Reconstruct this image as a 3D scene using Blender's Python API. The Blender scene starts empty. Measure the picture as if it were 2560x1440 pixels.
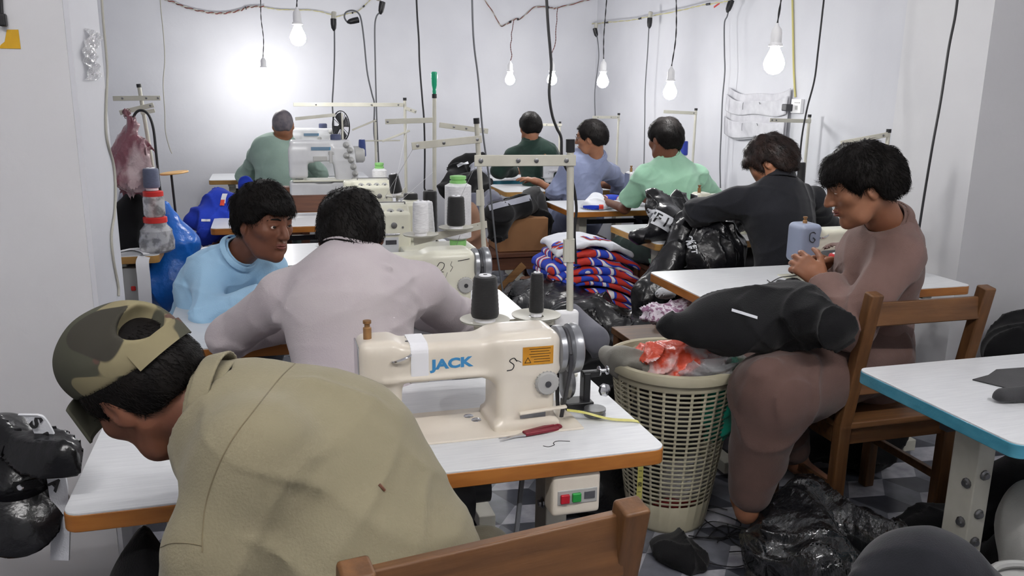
import bpy, math, random
import numpy as np
from mathutils import Vector, Matrix, Euler
S = bpy.context.scene
COL = S.collection
PI = math.pi
rnd = random.Random(7)

# ------------------------------------------------------------------ camera frame (measured from the photograph)
FPX, HORIZON, ROLL, EYE, YAW = 2100.0, 495.0, 0.015, 1.5, math.radians(16.3)
PITCH = math.atan(HORIZON / FPX)

def _ray(x, y):
    u, v = x - 1280.0, y - 720.0
    c, s = math.cos(ROLL), math.sin(ROLL)
    a, b = u * c + v * s, -u * s + v * c
    d0, d1, d2 = a / FPX, 1.0, -b / FPX
    cp, sp = math.cos(PITCH), math.sin(PITCH)
    d1, d2 = d1 * cp + d2 * sp, -d1 * sp + d2 * cp
    cy, sy = math.cos(YAW), math.sin(YAW)
    return (d0 * cy + d1 * sy, -d0 * sy + d1 * cy, d2)

def at(x, y, Y=None, X=None, Z=None):
    """Room point seen at photo pixel (x, y) on the plane Y=, X= or Z=."""
    d = _ray(x, y)
    if Y is not None: t = Y / d[1]
    elif X is not None: t = X / d[0]
    else: t = (Z - EYE) / d[2]
    return np.array((t * d[0], t * d[1], EYE + t * d[2]))

V = lambda *a: np.array(a, float)
def nrm(a):
    a = np.asarray(a, float); return a / max(1e-9, np.linalg.norm(a))

# ------------------------------------------------------------------ materials
def lin(c):
    return tuple(((x / 255) / 12.92 if x / 255 <= 0.04045 else ((x / 255 + 0.055) / 1.055) ** 2.4) for x in c) + (1.0,)

class NT:
    def __init__(s, name):
        s.m = bpy.data.materials.new(name); s.m.use_nodes = True
        s.t = s.m.node_tree; s.n = s.t.nodes
        s.b = s.n['Principled BSDF']
    def add(s, typ, **kw):
        n = s.n.new(typ)
        for k, v in kw.items():
            if k in n.inputs.keys(): n.inputs[k].default_value = v
            else: setattr(n, k, v)
        return n
    def link(s, a, b): s.t.links.new(a, b)

def mat(name, rgb, rough=0.6, metal=0.0, rgb2=None, nscale=6.0, nstretch=(1, 1, 1), ncontrast=(0.35, 0.65), ndetail=4.0,
        bump=0.0, bscale=60.0, bstretch=(1, 1, 1), bdist=0.01, spec=0.5, coat=0.0, sheen=0.0, trans=0.0, alpha=1.0, ior=1.45,
        emit=0.0, spots=None, spot_scale=40.0, spot_cut=0.68, sss=0.0):
    k = NT(name); b = k.b
    b.inputs['Roughness'].default_value = rough
    b.inputs['Metallic'].default_value = metal
    b.inputs['Specular IOR Level'].default_value = spec
    b.inputs['Coat Weight'].default_value = coat
    b.inputs['Sheen Weight'].default_value = sheen
    b.inputs['Transmission Weight'].default_value = trans
    b.inputs['IOR'].default_value = ior
    b.inputs['Alpha'].default_value = alpha
    if sss:
        b.inputs['Subsurface Weight'].default_value = sss
        b.inputs['Subsurface Radius'].default_value = (0.012, 0.005, 0.003)
        b.inputs['Subsurface Scale'].default_value = 1.0
    tc = k.add('ShaderNodeTexCoord')
    def mapped(st):
        mp = k.add('ShaderNodeMapping'); mp.inputs['Scale'].default_value = st
        k.link(tc.outputs['Object'], mp.inputs['Vector']); return mp.outputs['Vector']
    col = None
    if rgb2 is not None:
        n = k.add('ShaderNodeTexNoise'); n.inputs['Scale'].default_value = nscale; n.inputs['Detail'].default_value = ndetail
        k.link(mapped(nstretch), n.inputs['Vector'])
        r = k.add('ShaderNodeValToRGB')
        r.color_ramp.elements[0].position, r.color_ramp.elements[1].position = ncontrast
        r.color_ramp.elements[0].color, r.color_ramp.elements[1].color = lin(rgb), lin(rgb2)
        k.link(n.outputs['Fac'], r.inputs['Fac']); col = r.outputs['Color']
    if spots is not None:
        n = k.add('ShaderNodeTexNoise'); n.inputs['Scale'].default_value = spot_scale; n.inputs['Detail'].default_value = 6
        k.link(mapped((1, 1, 1)), n.inputs['Vector'])
        r = k.add('ShaderNodeValToRGB'); e = r.color_ramp.elements
        e[0].position, e[1].position = spot_cut, spot_cut + 0.04
        e[0].color, e[1].color = (0, 0, 0, 1), (1, 1, 1, 1)
        k.link(n.outputs['Fac'], r.inputs['Fac'])
        mx = k.add('ShaderNodeMix'); mx.data_type = 'RGBA'
        k.link(r.outputs['Color'], mx.inputs[0])
        if col is not None: k.link(col, mx.inputs[6])
        else: mx.inputs[6].default_value = lin(rgb)
        mx.inputs[7].default_value = lin(spots); col = mx.outputs[2]
    if col is not None: k.link(col, b.inputs['Base Color'])
    else: b.inputs['Base Color'].default_value = lin(rgb)
    if bump:
        n = k.add('ShaderNodeTexNoise'); n.inputs['Scale'].default_value = bscale; n.inputs['Detail'].default_value = 5
        k.link(mapped(bstretch), n.inputs['Vector'])
        bp = k.add('ShaderNodeBump'); bp.inputs['Strength'].default_value = bump; bp.inputs['Distance'].default_value = bdist
        k.link(n.outputs['Fac'], bp.inputs['Height']); k.link(bp.outputs['Normal'], b.inputs['Normal'])
    if emit:
        b.inputs['Emission Color'].default_value = lin(rgb); b.inputs['Emission Strength'].default_value = emit
    return k.m

def cloth(name, rgb, rgb2=None, rough=0.85, bump=0.25, sheen=0.15, **kw):
    return mat(name, rgb, rough, rgb2=rgb2 or tuple(int(c * 0.86) for c in rgb), nscale=kw.pop('nscale', 7), bump=bump,
               bscale=kw.pop('bscale', 260), bdist=0.004, spec=0.2, sheen=sheen, **kw)

def wood(name, a, b, axis=0, rough=0.5, coat=0.1):
    st = [14, 14, 14]; st[axis] = 1.2
    return mat(name, a, rough, rgb2=b, nscale=3.2, nstretch=tuple(st), ncontrast=(0.3, 0.7), ndetail=6, bump=0.25, bscale=4,
               bstretch=tuple(x * 2 for x in st), bdist=0.003, coat=coat)

# ------------------------------------------------------------------ mesh builder
def frame_of(axis):
    a = nrm(axis); t = V(0, 0, 1) if abs(a[2]) < 0.9 else V(1, 0, 0)
    x = nrm(np.cross(t, a)); return x, np.cross(a, x), a

def rotz(a):
    c, s = math.cos(a), math.sin(a); return np.array([[c, -s, 0], [s, c, 0], [0, 0, 1.0]])

class MB:
    def __init__(s): s.v, s.f, s.mi = [], [], []
    def raw(s, v, f, m=0):
        o = len(s.v); s.v.extend([tuple(map(float, p)) for p in v]); s.f.extend([tuple(int(i) + o for i in q) for q in f]); s.mi.extend([m] * len(f)); return s
    def box(s, c, d, R=None, m=0, taper=1.0):
        P = []
        for z in (-1, 1):
            k = taper if z > 0 else 1
            for x, y in ((-1, -1), (1, -1), (1, 1), (-1, 1)): P.append((x * d[0] / 2 * k, y * d[1] / 2 * k, z * d[2] / 2))
        P = np.array(P)
        if R is not None: P = P @ np.asarray(R).T
        return s.raw(P + np.asarray(c), [(3, 2, 1, 0), (4, 5, 6, 7), (0, 1, 5, 4), (1, 2, 6, 5), (2, 3, 7, 6), (3, 0, 4, 7)], m)
    def bar(s, a, b, w, t, up=(0, 0, 1), m=0):
        """flat bar from a to b, w across, t thick along up"""
        a, b = np.asarray(a, float), np.asarray(b, float); x = nrm(b - a); y = nrm(np.cross(up, x)); z = np.cross(x, y)
        return s.box((a + b) / 2, (np.linalg.norm(b - a), w, t), np.stack([x, y, z], 1), m)
    def cyl(s, a, b, r0, r1=None, n=20, m=0): return s.lathe_ab(a, b, [(r0, 0), (r1 if r1 is not None else r0, 1)], n, m)
    def lathe_ab(s, a, b, prof, n=24, m=0, caps=True):
        """profile of (radius, t) with t from 0 at a to 1 at b"""
        a, b = np.asarray(a, float), np.asarray(b, float); x, y, z = frame_of(b - a); L = np.linalg.norm(b - a)
        P, F = [], []
        for r, t in prof:
            for i in range(n):
                q = 2 * PI * i / n; P.append(a + z * (t * L) + r * (x * math.cos(q) + y * math.sin(q)))
        for j in range(len(prof) - 1):
            for i in range(n):
                k = (i + 1) % n; F.append((j * n + i, j * n + k, (j + 1) * n + k, (j + 1) * n + i))
        if caps:
            F.append(tuple(range(n - 1, -1, -1))); F.append(tuple(range((len(prof) - 1) * n, len(prof) * n)))
        return s.raw(P, F, m)
    def lathe(s, c, prof, n=28, m=0, axis=(0, 0, 1), caps=True):
        """profile of (radius, height) about axis through c"""
        c = np.asarray(c, float); return s.lathe_ab(c, c + nrm(axis), prof, n, m, caps)
    def tube(s, pts, r, n=8, m=0, caps=True, closed=False):
        pts = np.array(pts, float); k = len(pts); rr = np.full(k, r) if np.isscalar(r) else np.array(r, float)
        tan = np.gradient(pts, axis=0)
        if closed: tan = np.roll(pts, -1, 0) - np.roll(pts, 1, 0)
        tan /= np.maximum(1e-9, np.linalg.norm(tan, axis=1))[:, None]
        x, _, _ = frame_of(tan[0]); P, F = [], []
        for i in range(k):
            x = nrm(x - tan[i] * np.dot(x, tan[i])); y = np.cross(tan[i], x)
            for j in range(n):
                q = 2 * PI * j / n; P.append(pts[i] + rr[i] * (x * math.cos(q) + y * math.sin(q)))
        for i in range(k if closed else k - 1):
            i2 = (i + 1) % k
            for j in range(n):
                j2 = (j + 1) % n; F.append((i * n + j, i * n + j2, i2 * n + j2, i2 * n + j))
        if caps and not closed: F.append(tuple(range(n - 1, -1, -1))); F.append(tuple(range((k - 1) * n, k * n)))
        return s.raw(P, F, m)
    def ribbon(s, pts, w, side, t=0.0006, m=0):
        """thin flat strip following pts, width along side, with thickness"""
        pts = np.array(pts, float); side = np.asarray(side, float); k = len(pts); tan = np.gradient(pts, axis=0); P, F = [], []
        for i in range(k):
            sd = side if side.ndim == 1 else side[i]; sd = nrm(sd); nn = nrm(np.cross(tan[i], sd))
            for a, b in ((-1, -1), (1, -1), (1, 1), (-1, 1)): P.append(pts[i] + sd * (a * w / 2) + nn * (b * t / 2))
        for i in range(k - 1):
            for j in range(4):
                j2 = (j + 1) % 4; F.append((i * 4 + j, i * 4 + j2, (i + 1) * 4 + j2, (i + 1) * 4 + j))
        F += [(3, 2, 1, 0), tuple((k - 1) * 4 + j for j in range(4))]
        return s.raw(P, F, m)
    def grid(s, fn, nu, nv, m=0):
        P = [fn(i / nu, j / nv) for j in range(nv + 1) for i in range(nu + 1)]; w = nu + 1
        return s.raw(P, [(j * w + i, j * w + i + 1, (j + 1) * w + i + 1, (j + 1) * w + i) for j in range(nv) for i in range(nu)], m)
    def prism(s, poly, z0, z1, m=0):
        n = len(poly); P = [(x, y, z0) for x, y in poly] + [(x, y, z1) for x, y in poly]
        return s.raw(P, [tuple(range(n - 1, -1, -1)), tuple(range(n, 2 * n))] + [(i, (i + 1) % n, n + (i + 1) % n, n + i) for i in range(n)], m)
    def ball(s, c, r, n=16, m=0):
        r = np.asarray(r, float) * np.ones(3); k = n // 2
        P = [np.asarray(c) + r * V(math.sin(PI * j / k) * math.cos(2 * PI * i / n), math.sin(PI * j / k) * math.sin(2 * PI * i / n), math.cos(PI * j / k)) for j in range(k + 1) for i in range(n)]
        return s.raw(P, [(j * n + i, (j + 1) * n + i, (j + 1) * n + (i + 1) % n, j * n + (i + 1) % n) for j in range(k) for i in range(n)], m)

def spline(pts, n=40):
    """Catmull-Rom through pts"""
    p = np.array(pts, float); p = np.vstack([2 * p[0] - p[1], p, 2 * p[-1] - p[-2]]); k = len(p) - 3; out = []
    for i in range(n + 1):
        t = i / n * k; j = min(int(t), k - 1); t -= j; a, b, c, d = p[j:j + 4]
        out.append(0.5 * (2 * b + (c - a) * t + (2 * a - 5 * b + 4 * c - d) * t * t + (3 * b - a - 3 * c + d) * t ** 3))
    return np.array(out)

# ------------------------------------------------------------------ objects
def mk(name, geo, mats, parent=None, origin=None, sharp=35, smooth=True, bev=0.0, solid=0.0, sub=0, label=None):
    """ONE mesh object.  geo = MB or (verts, faces[, material index]); given in the frame of its parent's location when origin is None."""
    if isinstance(geo, MB): v, f, mi = geo.v, geo.f, geo.mi
    else: v, f, mi = geo[0], geo[1], (geo[2] if len(geo) > 2 else None)
    me = bpy.data.meshes.new(name); v = np.asarray(v, float)
    if origin is not None: v = v - np.asarray(origin)
    if isinstance(f, np.ndarray):
        me.vertices.add(len(v)); me.vertices.foreach_set('co', v.astype(np.float32).ravel())
        n, k = f.shape; me.loops.add(n * k); me.loops.foreach_set('vertex_index', f.astype(np.int32).ravel())
        me.polygons.add(n); me.polygons.foreach_set('loop_start', np.arange(0, n * k, k, dtype=np.int32))
        me.update(calc_edges=True); me.validate()
    else: me.from_pydata([tuple(p) for p in v], [], f); me.update()
    mats = mats if isinstance(mats, (list, tuple)) else [mats]
    for m in mats: me.materials.append(m)
    if mi is not None and len(mats) > 1: me.polygons.foreach_set('material_index', np.asarray(mi, np.int32))
    if smooth:
        me.polygons.foreach_set('use_smooth', [True] * len(me.polygons))
        if sharp and sharp < 180: me.set_sharp_from_angle(angle=math.radians(sharp))
    o = bpy.data.objects.new(name, me); COL.objects.link(o)
    if parent is not None: o.parent = parent
    if bev:
        b = o.modifiers.new('Bevel', 'BEVEL'); b.width = bev; b.segments = 2; b.limit_method = 'ANGLE'; b.angle_limit = math.radians(40)
        b.harden_normals = True
    if solid: q = o.modifiers.new('Solidify', 'SOLIDIFY'); q.thickness = solid; q.offset = 0
    if sub: q = o.modifiers.new('Subdivision', 'SUBSURF'); q.levels = q.render_levels = sub
    if label: o['label'] = label
    return o

def thing(name, label, cat, loc=(0, 0, 0), rz=0.0, group=None):
    o = bpy.data.objects.new(name, None); COL.objects.link(o); o.location = [float(x) for x in loc]; o.rotation_euler = (0, 0, rz)
    o.empty_display_size = 0.1; o['label'] = label; o['category'] = cat
    if group: o['group'] = group
    return o

def single(name, label, cat, geo, mats, loc=None, group=None, stuff=False, **kw):
    """a thing that is one mesh; geometry in room coordinates, origin put at loc"""
    if loc is None:
        vv = np.asarray(geo.v if isinstance(geo, MB) else geo[0], float); loc = V((vv[:, 0].min() + vv[:, 0].max()) / 2, (vv[:, 1].min() + vv[:, 1].max()) / 2, vv[:, 2].min())
    o = mk(name, geo, mats, None, origin=loc, **kw); o.location = [float(x) for x in loc]; o['label'] = label; o['category'] = cat
    if group: o['group'] = group
    if stuff: o['kind'] = 'stuff'
    return o

def struct(name, geo, mats, **kw):
    o = mk(name, geo, mats, **kw); o['kind'] = 'structure'; return o

def copy_tree(o, parent=None):
    c = o.copy(); COL.objects.link(c); c.parent = parent
    for ch in list(o.children): copy_tree(ch, c)
    return c

def text_mesh(s, size, extrude=0.0004, offset=0.0, shear=0.0, sx=1.0, align='CENTER'):
    """lettering as plain vertices and faces in the xy plane, centred"""
    cu = bpy.data.curves.new('lettering', 'FONT'); cu.body = s; cu.size = size; cu.extrude = extrude; cu.offset = offset; cu.shear = shear
    cu.align_x, cu.align_y = align, 'CENTER'; cu.resolution_u = 3
    o = bpy.data.objects.new('lettering', cu); COL.objects.link(o)
    bpy.context.view_layer.update()
    me = bpy.data.meshes.new_from_object(o.evaluated_get(bpy.context.evaluated_depsgraph_get()))
    v = np.array([tuple(x.co) for x in me.vertices]) if len(me.vertices) else np.zeros((1, 3)); v[:, 0] *= sx
    f = [tuple(p.vertices) for p in me.polygons]
    bpy.data.objects.remove(o); bpy.data.meshes.remove(me); bpy.data.curves.remove(cu)
    return v, f

def refine(v, f, L):
    """cut flat faces into pieces with edges no longer than L so they can follow a surface"""
    import bmesh
    bm = bmesh.new(); vs = [bm.verts.new(p) for p in v]
    for q in f: bm.faces.new([vs[i] for i in q])
    bmesh.ops.triangulate(bm, faces=bm.faces)
    for _ in range(6):
        e = [x for x in bm.edges if x.calc_length() > L]
        if not e: break
        bmesh.ops.subdivide_edges(bm, edges=e, cuts=1); bmesh.ops.triangulate(bm, faces=bm.faces)
    bm.verts.index_update(); out = np.array([tuple(x.co) for x in bm.verts]), [tuple(x.index for x in q.verts) for q in bm.faces]; bm.free(); return out

def place(vf, c, x, y, mbuf=None, m=0, warp=None):
    """put flat geometry at c with its x and y directions"""
    v, f = vf; x, y = nrm(x), nrm(y); z = np.cross(x, y)
    w = np.asarray(c) + v[:, :1] * x + v[:, 1:2] * y + v[:, 2:3] * z
    if warp is not None: w = warp(w)
    mbuf = mbuf or MB(); return mbuf.raw(w, f, m)
# ------------------------------------------------------------------ smooth solids: distance functions meshed with surface nets
def cap(p, a, b, ra, rb=None):
    a, b = np.asarray(a, float), np.asarray(b, float); rb = ra if rb is None else rb; ba = b - a
    t = np.clip(((p - a) @ ba) / max(1e-12, ba @ ba), 0, 1)
    return np.linalg.norm(p - a - t[:, None] * ba, axis=1) - (ra + (rb - ra) * t)
def flatcap(p, a, b, ra, rb, fwd, k):
    """tapered capsule squeezed by k along fwd"""
    a = np.asarray(a, float); fwd = nrm(fwd); q = p - a; d = q @ fwd; q = q + np.outer(d * (k - 1), fwd)
    bb = np.asarray(b, float) - a; bb = bb + fwd * (bb @ fwd) * (k - 1)
    return cap(q, V(0, 0, 0), bb, ra, rb) / (1 + 0.35 * (k - 1))
def ell(p, c, r, R=None):
    q = p - np.asarray(c, float)
    if R is not None: q = q @ R
    r = np.asarray(r, float); k0 = np.linalg.norm(q / r, axis=1); k1 = np.linalg.norm(q / r ** 2, axis=1)
    return np.where(k1 > 1e-9, k0 * (k0 - 1) / np.maximum(k1, 1e-9), -r.min())
def rbox(p, c, half, r, R=None):
    q = p - np.asarray(c, float)
    if R is not None: q = q @ R
    q = np.abs(q) - (np.asarray(half, float) - r)
    return np.linalg.norm(np.maximum(q, 0), axis=1) + np.minimum(q.max(1), 0) - r
def smin(a, b, k):
    h = np.maximum(k - np.abs(a - b), 0) / k; return np.minimum(a, b) - h * h * k * 0.25
def smax(a, b, k): return -smin(-a, -b, k)
def plane(p, c, n): return (p - np.asarray(c, float)) @ nrm(n)
def chain(p, pts, rs, k=0.0):
    d = None
    for i in range(len(pts) - 1):
        e = cap(p, pts[i], pts[i + 1], rs[i], rs[i + 1]); d = e if d is None else (smin(d, e, k) if k else np.minimum(d, e))
    return d
def lump(p, scale, seed, n=6):
    r = np.random.RandomState(seed); s = np.zeros(len(p))
    for i in range(n):
        k = r.normal(size=3); k = k / np.linalg.norm(k) * scale * (0.6 + 0.9 * r.rand()); k2 = r.normal(size=3) * scale * 0.4
        s += np.sin(p @ k + r.rand() * 7 + 1.3 * np.sin(p @ k2 + r.rand() * 7))
    return s / n ** 0.5
def folds(p, along, freq, seed, warp=1.0, jitter=0.35):
    """sharp, nearly parallel ridges of cloth running in the direction `along`, fading in and out; about 0 .. 1 minus its mean"""
    r = np.random.RandomState(seed); a, b, c = frame_of(along); th0 = r.rand() * PI; s = np.zeros(len(p))
    for i in range(2):
        th = th0 + (i - .5) * .8; d = nrm(a * math.cos(th) + b * math.sin(th) + c * r.normal() * jitter); w = lump(p, freq * 0.28, seed + i + 1, 4)
        q = np.abs(np.sin((p @ d) * freq * (.45 + .25 * r.rand()) + warp * w + r.rand() * 6)); s = np.maximum(s, (1 - q) ** 2.2 * np.clip(.55 + .5 * lump(p, freq * .2, seed + 40 + i, 4), 0, 1.2))
    return s - .18
def wobble(p, freq, amp, seed): return p + amp * np.stack([lump(p, freq, seed + k * 17, 4) for k in range(3)], 1)
def crease(p, a, b, w, hgt):
    """one soft ridge (hgt > 0) along a segment"""
    a, b = np.asarray(a, float), np.asarray(b, float); ba = b - a; t = np.clip(((p - a) @ ba) / max(1e-12, ba @ ba), 0, 1)
    d = np.linalg.norm(p - a - t[:, None] * ba, axis=1); return -hgt * np.exp(-(d / w) ** 2) * np.sin(PI * np.clip(t * 0.8 + 0.1, 0, 1))

_E = [(0, 1), (2, 3), (4, 5), (6, 7), (0, 2), (1, 3), (4, 6), (5, 7), (0, 4), (1, 5), (2, 6), (3, 7)]
_C = np.array([(i, j, k) for i in (0, 1) for j in (0, 1) for k in (0, 1)])
def solid(f, lo, hi, h, L=1.7, smooth=1):
    """mesh of f < 0 inside the box lo..hi with cell h"""
    B = 8; lo = np.asarray(lo, float); hi = np.asarray(hi, float); nb = np.maximum(1, np.ceil((hi - lo) / (h * B)).astype(int)); n = nb * B + 1
    g = np.stack(np.meshgrid(*[np.arange(k) for k in nb], indexing='ij'), -1).reshape(-1, 3)
    dc = np.concatenate([f(lo + (c * B + B / 2) * h) for c in np.array_split(g, max(1, len(g) // 20000))])
    keep = np.abs(dc) < L * B * h * 0.87 + 2 * h
    D = np.repeat(np.repeat(np.repeat(np.where(dc.reshape(nb) < 0, -1.0, 1.0).astype(np.float32), B, 0), B, 1), B, 2)
    D = np.pad(D, ((0, 1),) * 3, mode='edge')
    off = np.stack(np.meshgrid(*[np.arange(B + 1)] * 3, indexing='ij'), -1).reshape(-1, 3); kb = g[keep]
    for ch in np.array_split(kb, max(1, len(kb) // 150)):
        if not len(ch): continue
        P = (lo + (ch[:, None, :] * B + off[None]) * h).reshape(-1, 3); d = f(P).reshape(len(ch), B + 1, B + 1, B + 1)
        for c, dd in zip(ch * B, d): D[c[0]:c[0] + B + 1, c[1]:c[1] + B + 1, c[2]:c[2] + B + 1] = dd
    D[0], D[-1], D[:, 0], D[:, -1], D[:, :, 0], D[:, :, -1] = (np.maximum(x, 1e-4) for x in (D[0], D[-1], D[:, 0], D[:, -1], D[:, :, 0], D[:, :, -1]))
    N = D < 0; cnt = np.zeros(tuple(n - 1), np.int8)
    for i, j, k in _C: cnt += N[i:n[0] - 1 + i, j:n[1] - 1 + j, k:n[2] - 1 + k]
    act = np.argwhere((cnt > 0) & (cnt < 8)); idx = np.full(tuple(n - 1), -1, np.int32); idx[tuple(act.T)] = np.arange(len(act))
    vals = np.stack([D[tuple((act + c).T)] for c in _C], 1); acc = np.zeros((len(act), 3)); w = np.zeros(len(act))
    for a, b in _E:
        x, y = vals[:, a], vals[:, b]; m = (x < 0) != (y < 0); t = np.where(m, x / np.where(m, x - y, 1), 0)
        acc += m[:, None] * (_C[a] + t[:, None] * (_C[b] - _C[a])); w += m
    v = lo + (act + acc / np.maximum(w, 1)[:, None]) * h; F = []
    for ax in range(3):
        u, q = (ax + 1) % 3, (ax + 2) % 3; sl = [slice(None)] * 3; s2 = [slice(None)] * 3; sl[ax] = slice(0, n[ax] - 1); s2[ax] = slice(1, n[ax])
        A, Bn = N[tuple(sl)], N[tuple(s2)]; e = np.argwhere(A != Bn); e = e[(e[:, u] > 0) & (e[:, q] > 0) & (e[:, u] < n[u] - 1) & (e[:, q] < n[q] - 1)]
        fl = A[tuple(e.T)]; du = np.eye(3, dtype=int)[u]; dq = np.eye(3, dtype=int)[q]
        Q = np.stack([idx[tuple((e - du - dq).T)], idx[tuple((e - dq).T)], idx[tuple(e.T)], idx[tuple((e - du).T)]], 1)
        Q[~fl] = Q[~fl][:, ::-1]; F.append(Q[(Q >= 0).all(1)])
    F = np.concatenate(F)
    for _ in range(smooth):
        s = np.zeros_like(v); c = np.zeros(len(v))
        for i in range(4):
            a, b = F[:, i], F[:, (i + 1) % 4]
            for d in range(3): s[:, d] += np.bincount(a, v[b, d], len(v)) + np.bincount(b, v[a, d], len(v))
            c += np.bincount(a, minlength=len(v)) + np.bincount(b, minlength=len(v))
        v = 0.5 * v + 0.5 * s / np.maximum(c, 1)[:, None]
    return v, F

def normals_of(v, F):
    n = np.cross(v[F[:, 2]] - v[F[:, 0]], v[F[:, 3]] - v[F[:, 1]]); out = np.zeros_like(v)
    for i in range(4):
        for d in range(3): out[:, d] += np.bincount(F[:, i], n[:, d], len(v))
    return out / np.maximum(1e-12, np.linalg.norm(out, axis=1))[:, None]
# ------------------------------------------------------------------ palette
M = {}
def wallmat(name, a, b): return mat(name, a, 0.75, rgb2=b, nscale=1.6, ndetail=6, bump=0.08, bscale=35, bdist=0.01, spec=0.25)
M['wall'] = wallmat('painted_plaster', (208, 209, 214), (199, 200, 206))
M['wall_grey'] = wallmat('dull_plaster', (212, 212, 214), (204, 204, 207))
M['ceiling'] = wallmat('ceiling_paint', (225, 225, 228), (215, 215, 219))
M['tile_light'] = mat('tile_light', (178, 178, 184), 0.3, rgb2=(130, 131, 140), nscale=14, ndetail=8, spec=0.4)
M['tile_mid'] = mat('tile_mid', (112, 114, 122), 0.3, rgb2=(92, 94, 102), nscale=14, ndetail=8, spec=0.4)
M['tile_dark'] = mat('tile_dark', (70, 72, 80), 0.3, rgb2=(56, 58, 66), nscale=14, ndetail=8, spec=0.4)
M['lam'] = mat('white_laminate', (222, 224, 226), 0.28, rgb2=(206, 208, 211), nscale=5, nstretch=(2.2, 34, 8), ncontrast=(0.3, 0.75), ndetail=8, spec=0.45)
M['band'] = mat('brown_edge_band', (168, 108, 48), 0.32, rgb2=(146, 90, 36), nscale=4, nstretch=(2, 2, 12), spec=0.5, spots=(205, 150, 90), spot_scale=26, spot_cut=0.74)
M['band_pale'] = mat('pale_edge_band', (176, 136, 78), 0.4, rgb2=(158, 118, 64), nscale=4, nstretch=(2, 2, 12))
M['band_blue'] = mat('turquoise_edge_tape', (76, 146, 168), 0.22, rgb2=(60, 130, 152), nscale=5, nstretch=(2, 2, 8), coat=0.4, bump=0.3, bscale=30)
M['steel'] = mat('cream_painted_steel', (196, 194, 182), 0.42, rgb2=(180, 178, 166), nscale=9, spots=(120, 110, 92), spot_scale=30, spot_cut=0.72)
M['cream'] = mat('cream_machine_enamel', (226, 218, 204), 0.28, rgb2=(214, 205, 190), nscale=5, ndetail=6, spec=0.5, coat=0.3, spots=(150, 128, 104), spot_scale=22, spot_cut=0.75)
M['greygreen'] = mat('grey_machine_enamel', (205, 206, 208), 0.3, rgb2=(190, 191, 194), nscale=5, spec=0.5, coat=0.25, spots=(120, 118, 112), spot_scale=26, spot_cut=0.74)
M['ivory'] = mat('ivory_machine_enamel', (222, 221, 204), 0.32, rgb2=(208, 206, 188), nscale=6, coat=0.25, spots=(150, 136, 100), spot_scale=26, spot_cut=0.73)
M['chrome'] = mat('polished_metal', (205, 205, 208), 0.18, metal=1.0)
M['dullmetal'] = mat('dull_metal', (150, 150, 152), 0.38, metal=1.0, rgb2=(120, 120, 122), nscale=12)
M['greywheel'] = mat('grey_cast_wheel', (150, 152, 156), 0.3, metal=0.55, rgb2=(132, 134, 138), nscale=10)
M['greyplastic'] = mat('grey_plastic', (168, 168, 166), 0.45)
M['darkgrey'] = mat('dark_grey_plastic', (58, 58, 62), 0.45)
M['black'] = mat('black_plastic', (24, 24, 27), 0.4)
M['blackrubber'] = mat('black_rubber_cable', (30, 30, 33), 0.5)
M['greycable'] = mat('grey_cable', (92, 94, 98), 0.5)
M['palecable'] = mat('pale_cable', (176, 174, 164), 0.55)
M['yellowcable'] = mat('yellow_cable', (196, 188, 120), 0.55)
M['redcable'] = mat('red_brown_cable', (140, 70, 62), 0.55, rgb2=(90, 60, 56), nscale=30)
M['white'] = mat('white_plastic', (228, 228, 230), 0.35)
M['paper'] = mat('white_paper', (232, 232, 236), 0.8)
M['ink'] = mat('black_ink', (20, 20, 22), 0.6)
M['wood'] = wood('stained_wood', (112, 76, 44), (80, 52, 29), 0)
M['woodz'] = wood('stained_wood_upright', (112, 76, 44), (80, 52, 29), 2)
M['wood_dark'] = wood('dark_red_wood', (104, 64, 44), (76, 46, 32), 0)
M['ply'] = wood('raw_timber', (150, 112, 70), (124, 88, 52), 0)
M['carton'] = mat('brown_cardboard', (150, 108, 72), 0.85, rgb2=(132, 94, 62), nscale=3)

# ------------------------------------------------------------------ room shell
XR, XL, YB, ZC = 3.15, -1.75, 7.97, 2.9
JX, JY0, JY1 = -0.455, 2.35, 2.76       # left pier
RY0, RY1 = 3.17, 3.72                   # right pier
def quad(name, pts, m, th=0.0):
    return struct(name, MB().raw(pts, [(0, 1, 2, 3)]), m, smooth=False)
def floor_mesh():
    b = MB(); s = 0.15; hw = s * math.sqrt(3) / 2; a = math.radians(24); ca, sa = math.cos(a), math.sin(a)
    for j in range(-60, 75):
        for i in range(-60, 60):
            x = (i + (j % 2) * 0.5) * 2 * hw; y = j * 1.5 * s; X, Y = x * ca - y * sa + 0.7, x * sa + y * ca + 3.0
            if not (-2.6 < X < 4.2 and -2.6 < Y < 8.3): continue
            h = [(0, s), (hw, s / 2), (hw, -s / 2), (0, -s), (-hw, -s / 2), (-hw, s / 2)]
            P = [(X + p * ca - q * sa, Y + p * sa + q * ca, 0.0) for p, q in h] + [(X, Y, 0.0)]
            o = len(b.v); b.v += P
            for m, q in enumerate(((6, 1, 0, 5), (6, 3, 2, 1), (6, 5, 4, 3))): b.f.append(tuple(o + t for t in q)); b.mi.append(m)
    return b
struct('floor', floor_mesh(), [M['tile_light'], M['tile_mid'], M['tile_dark']], smooth=False)
def wallbox(name, x0, x1, y0, y1, m, z0=0.0, z1=ZC): return struct(name, MB().box(((x0 + x1) / 2, (y0 + y1) / 2, (z0 + z1) / 2), (x1 - x0, y1 - y0, z1 - z0)), m, smooth=False)
wallbox('wall_back', XL - 0.1, XR + 0.1, YB, YB + 0.1, M['wall'])
wallbox('wall_right', XR, XR + 0.1, RY1, YB, M['wall'])
wallbox('wall_left', XL - 0.1, XL, JY1, YB, M['wall'])
wallbox('wall_front_left', -2.6, JX, JY0, JY1, [M['wall_grey']])
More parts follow.
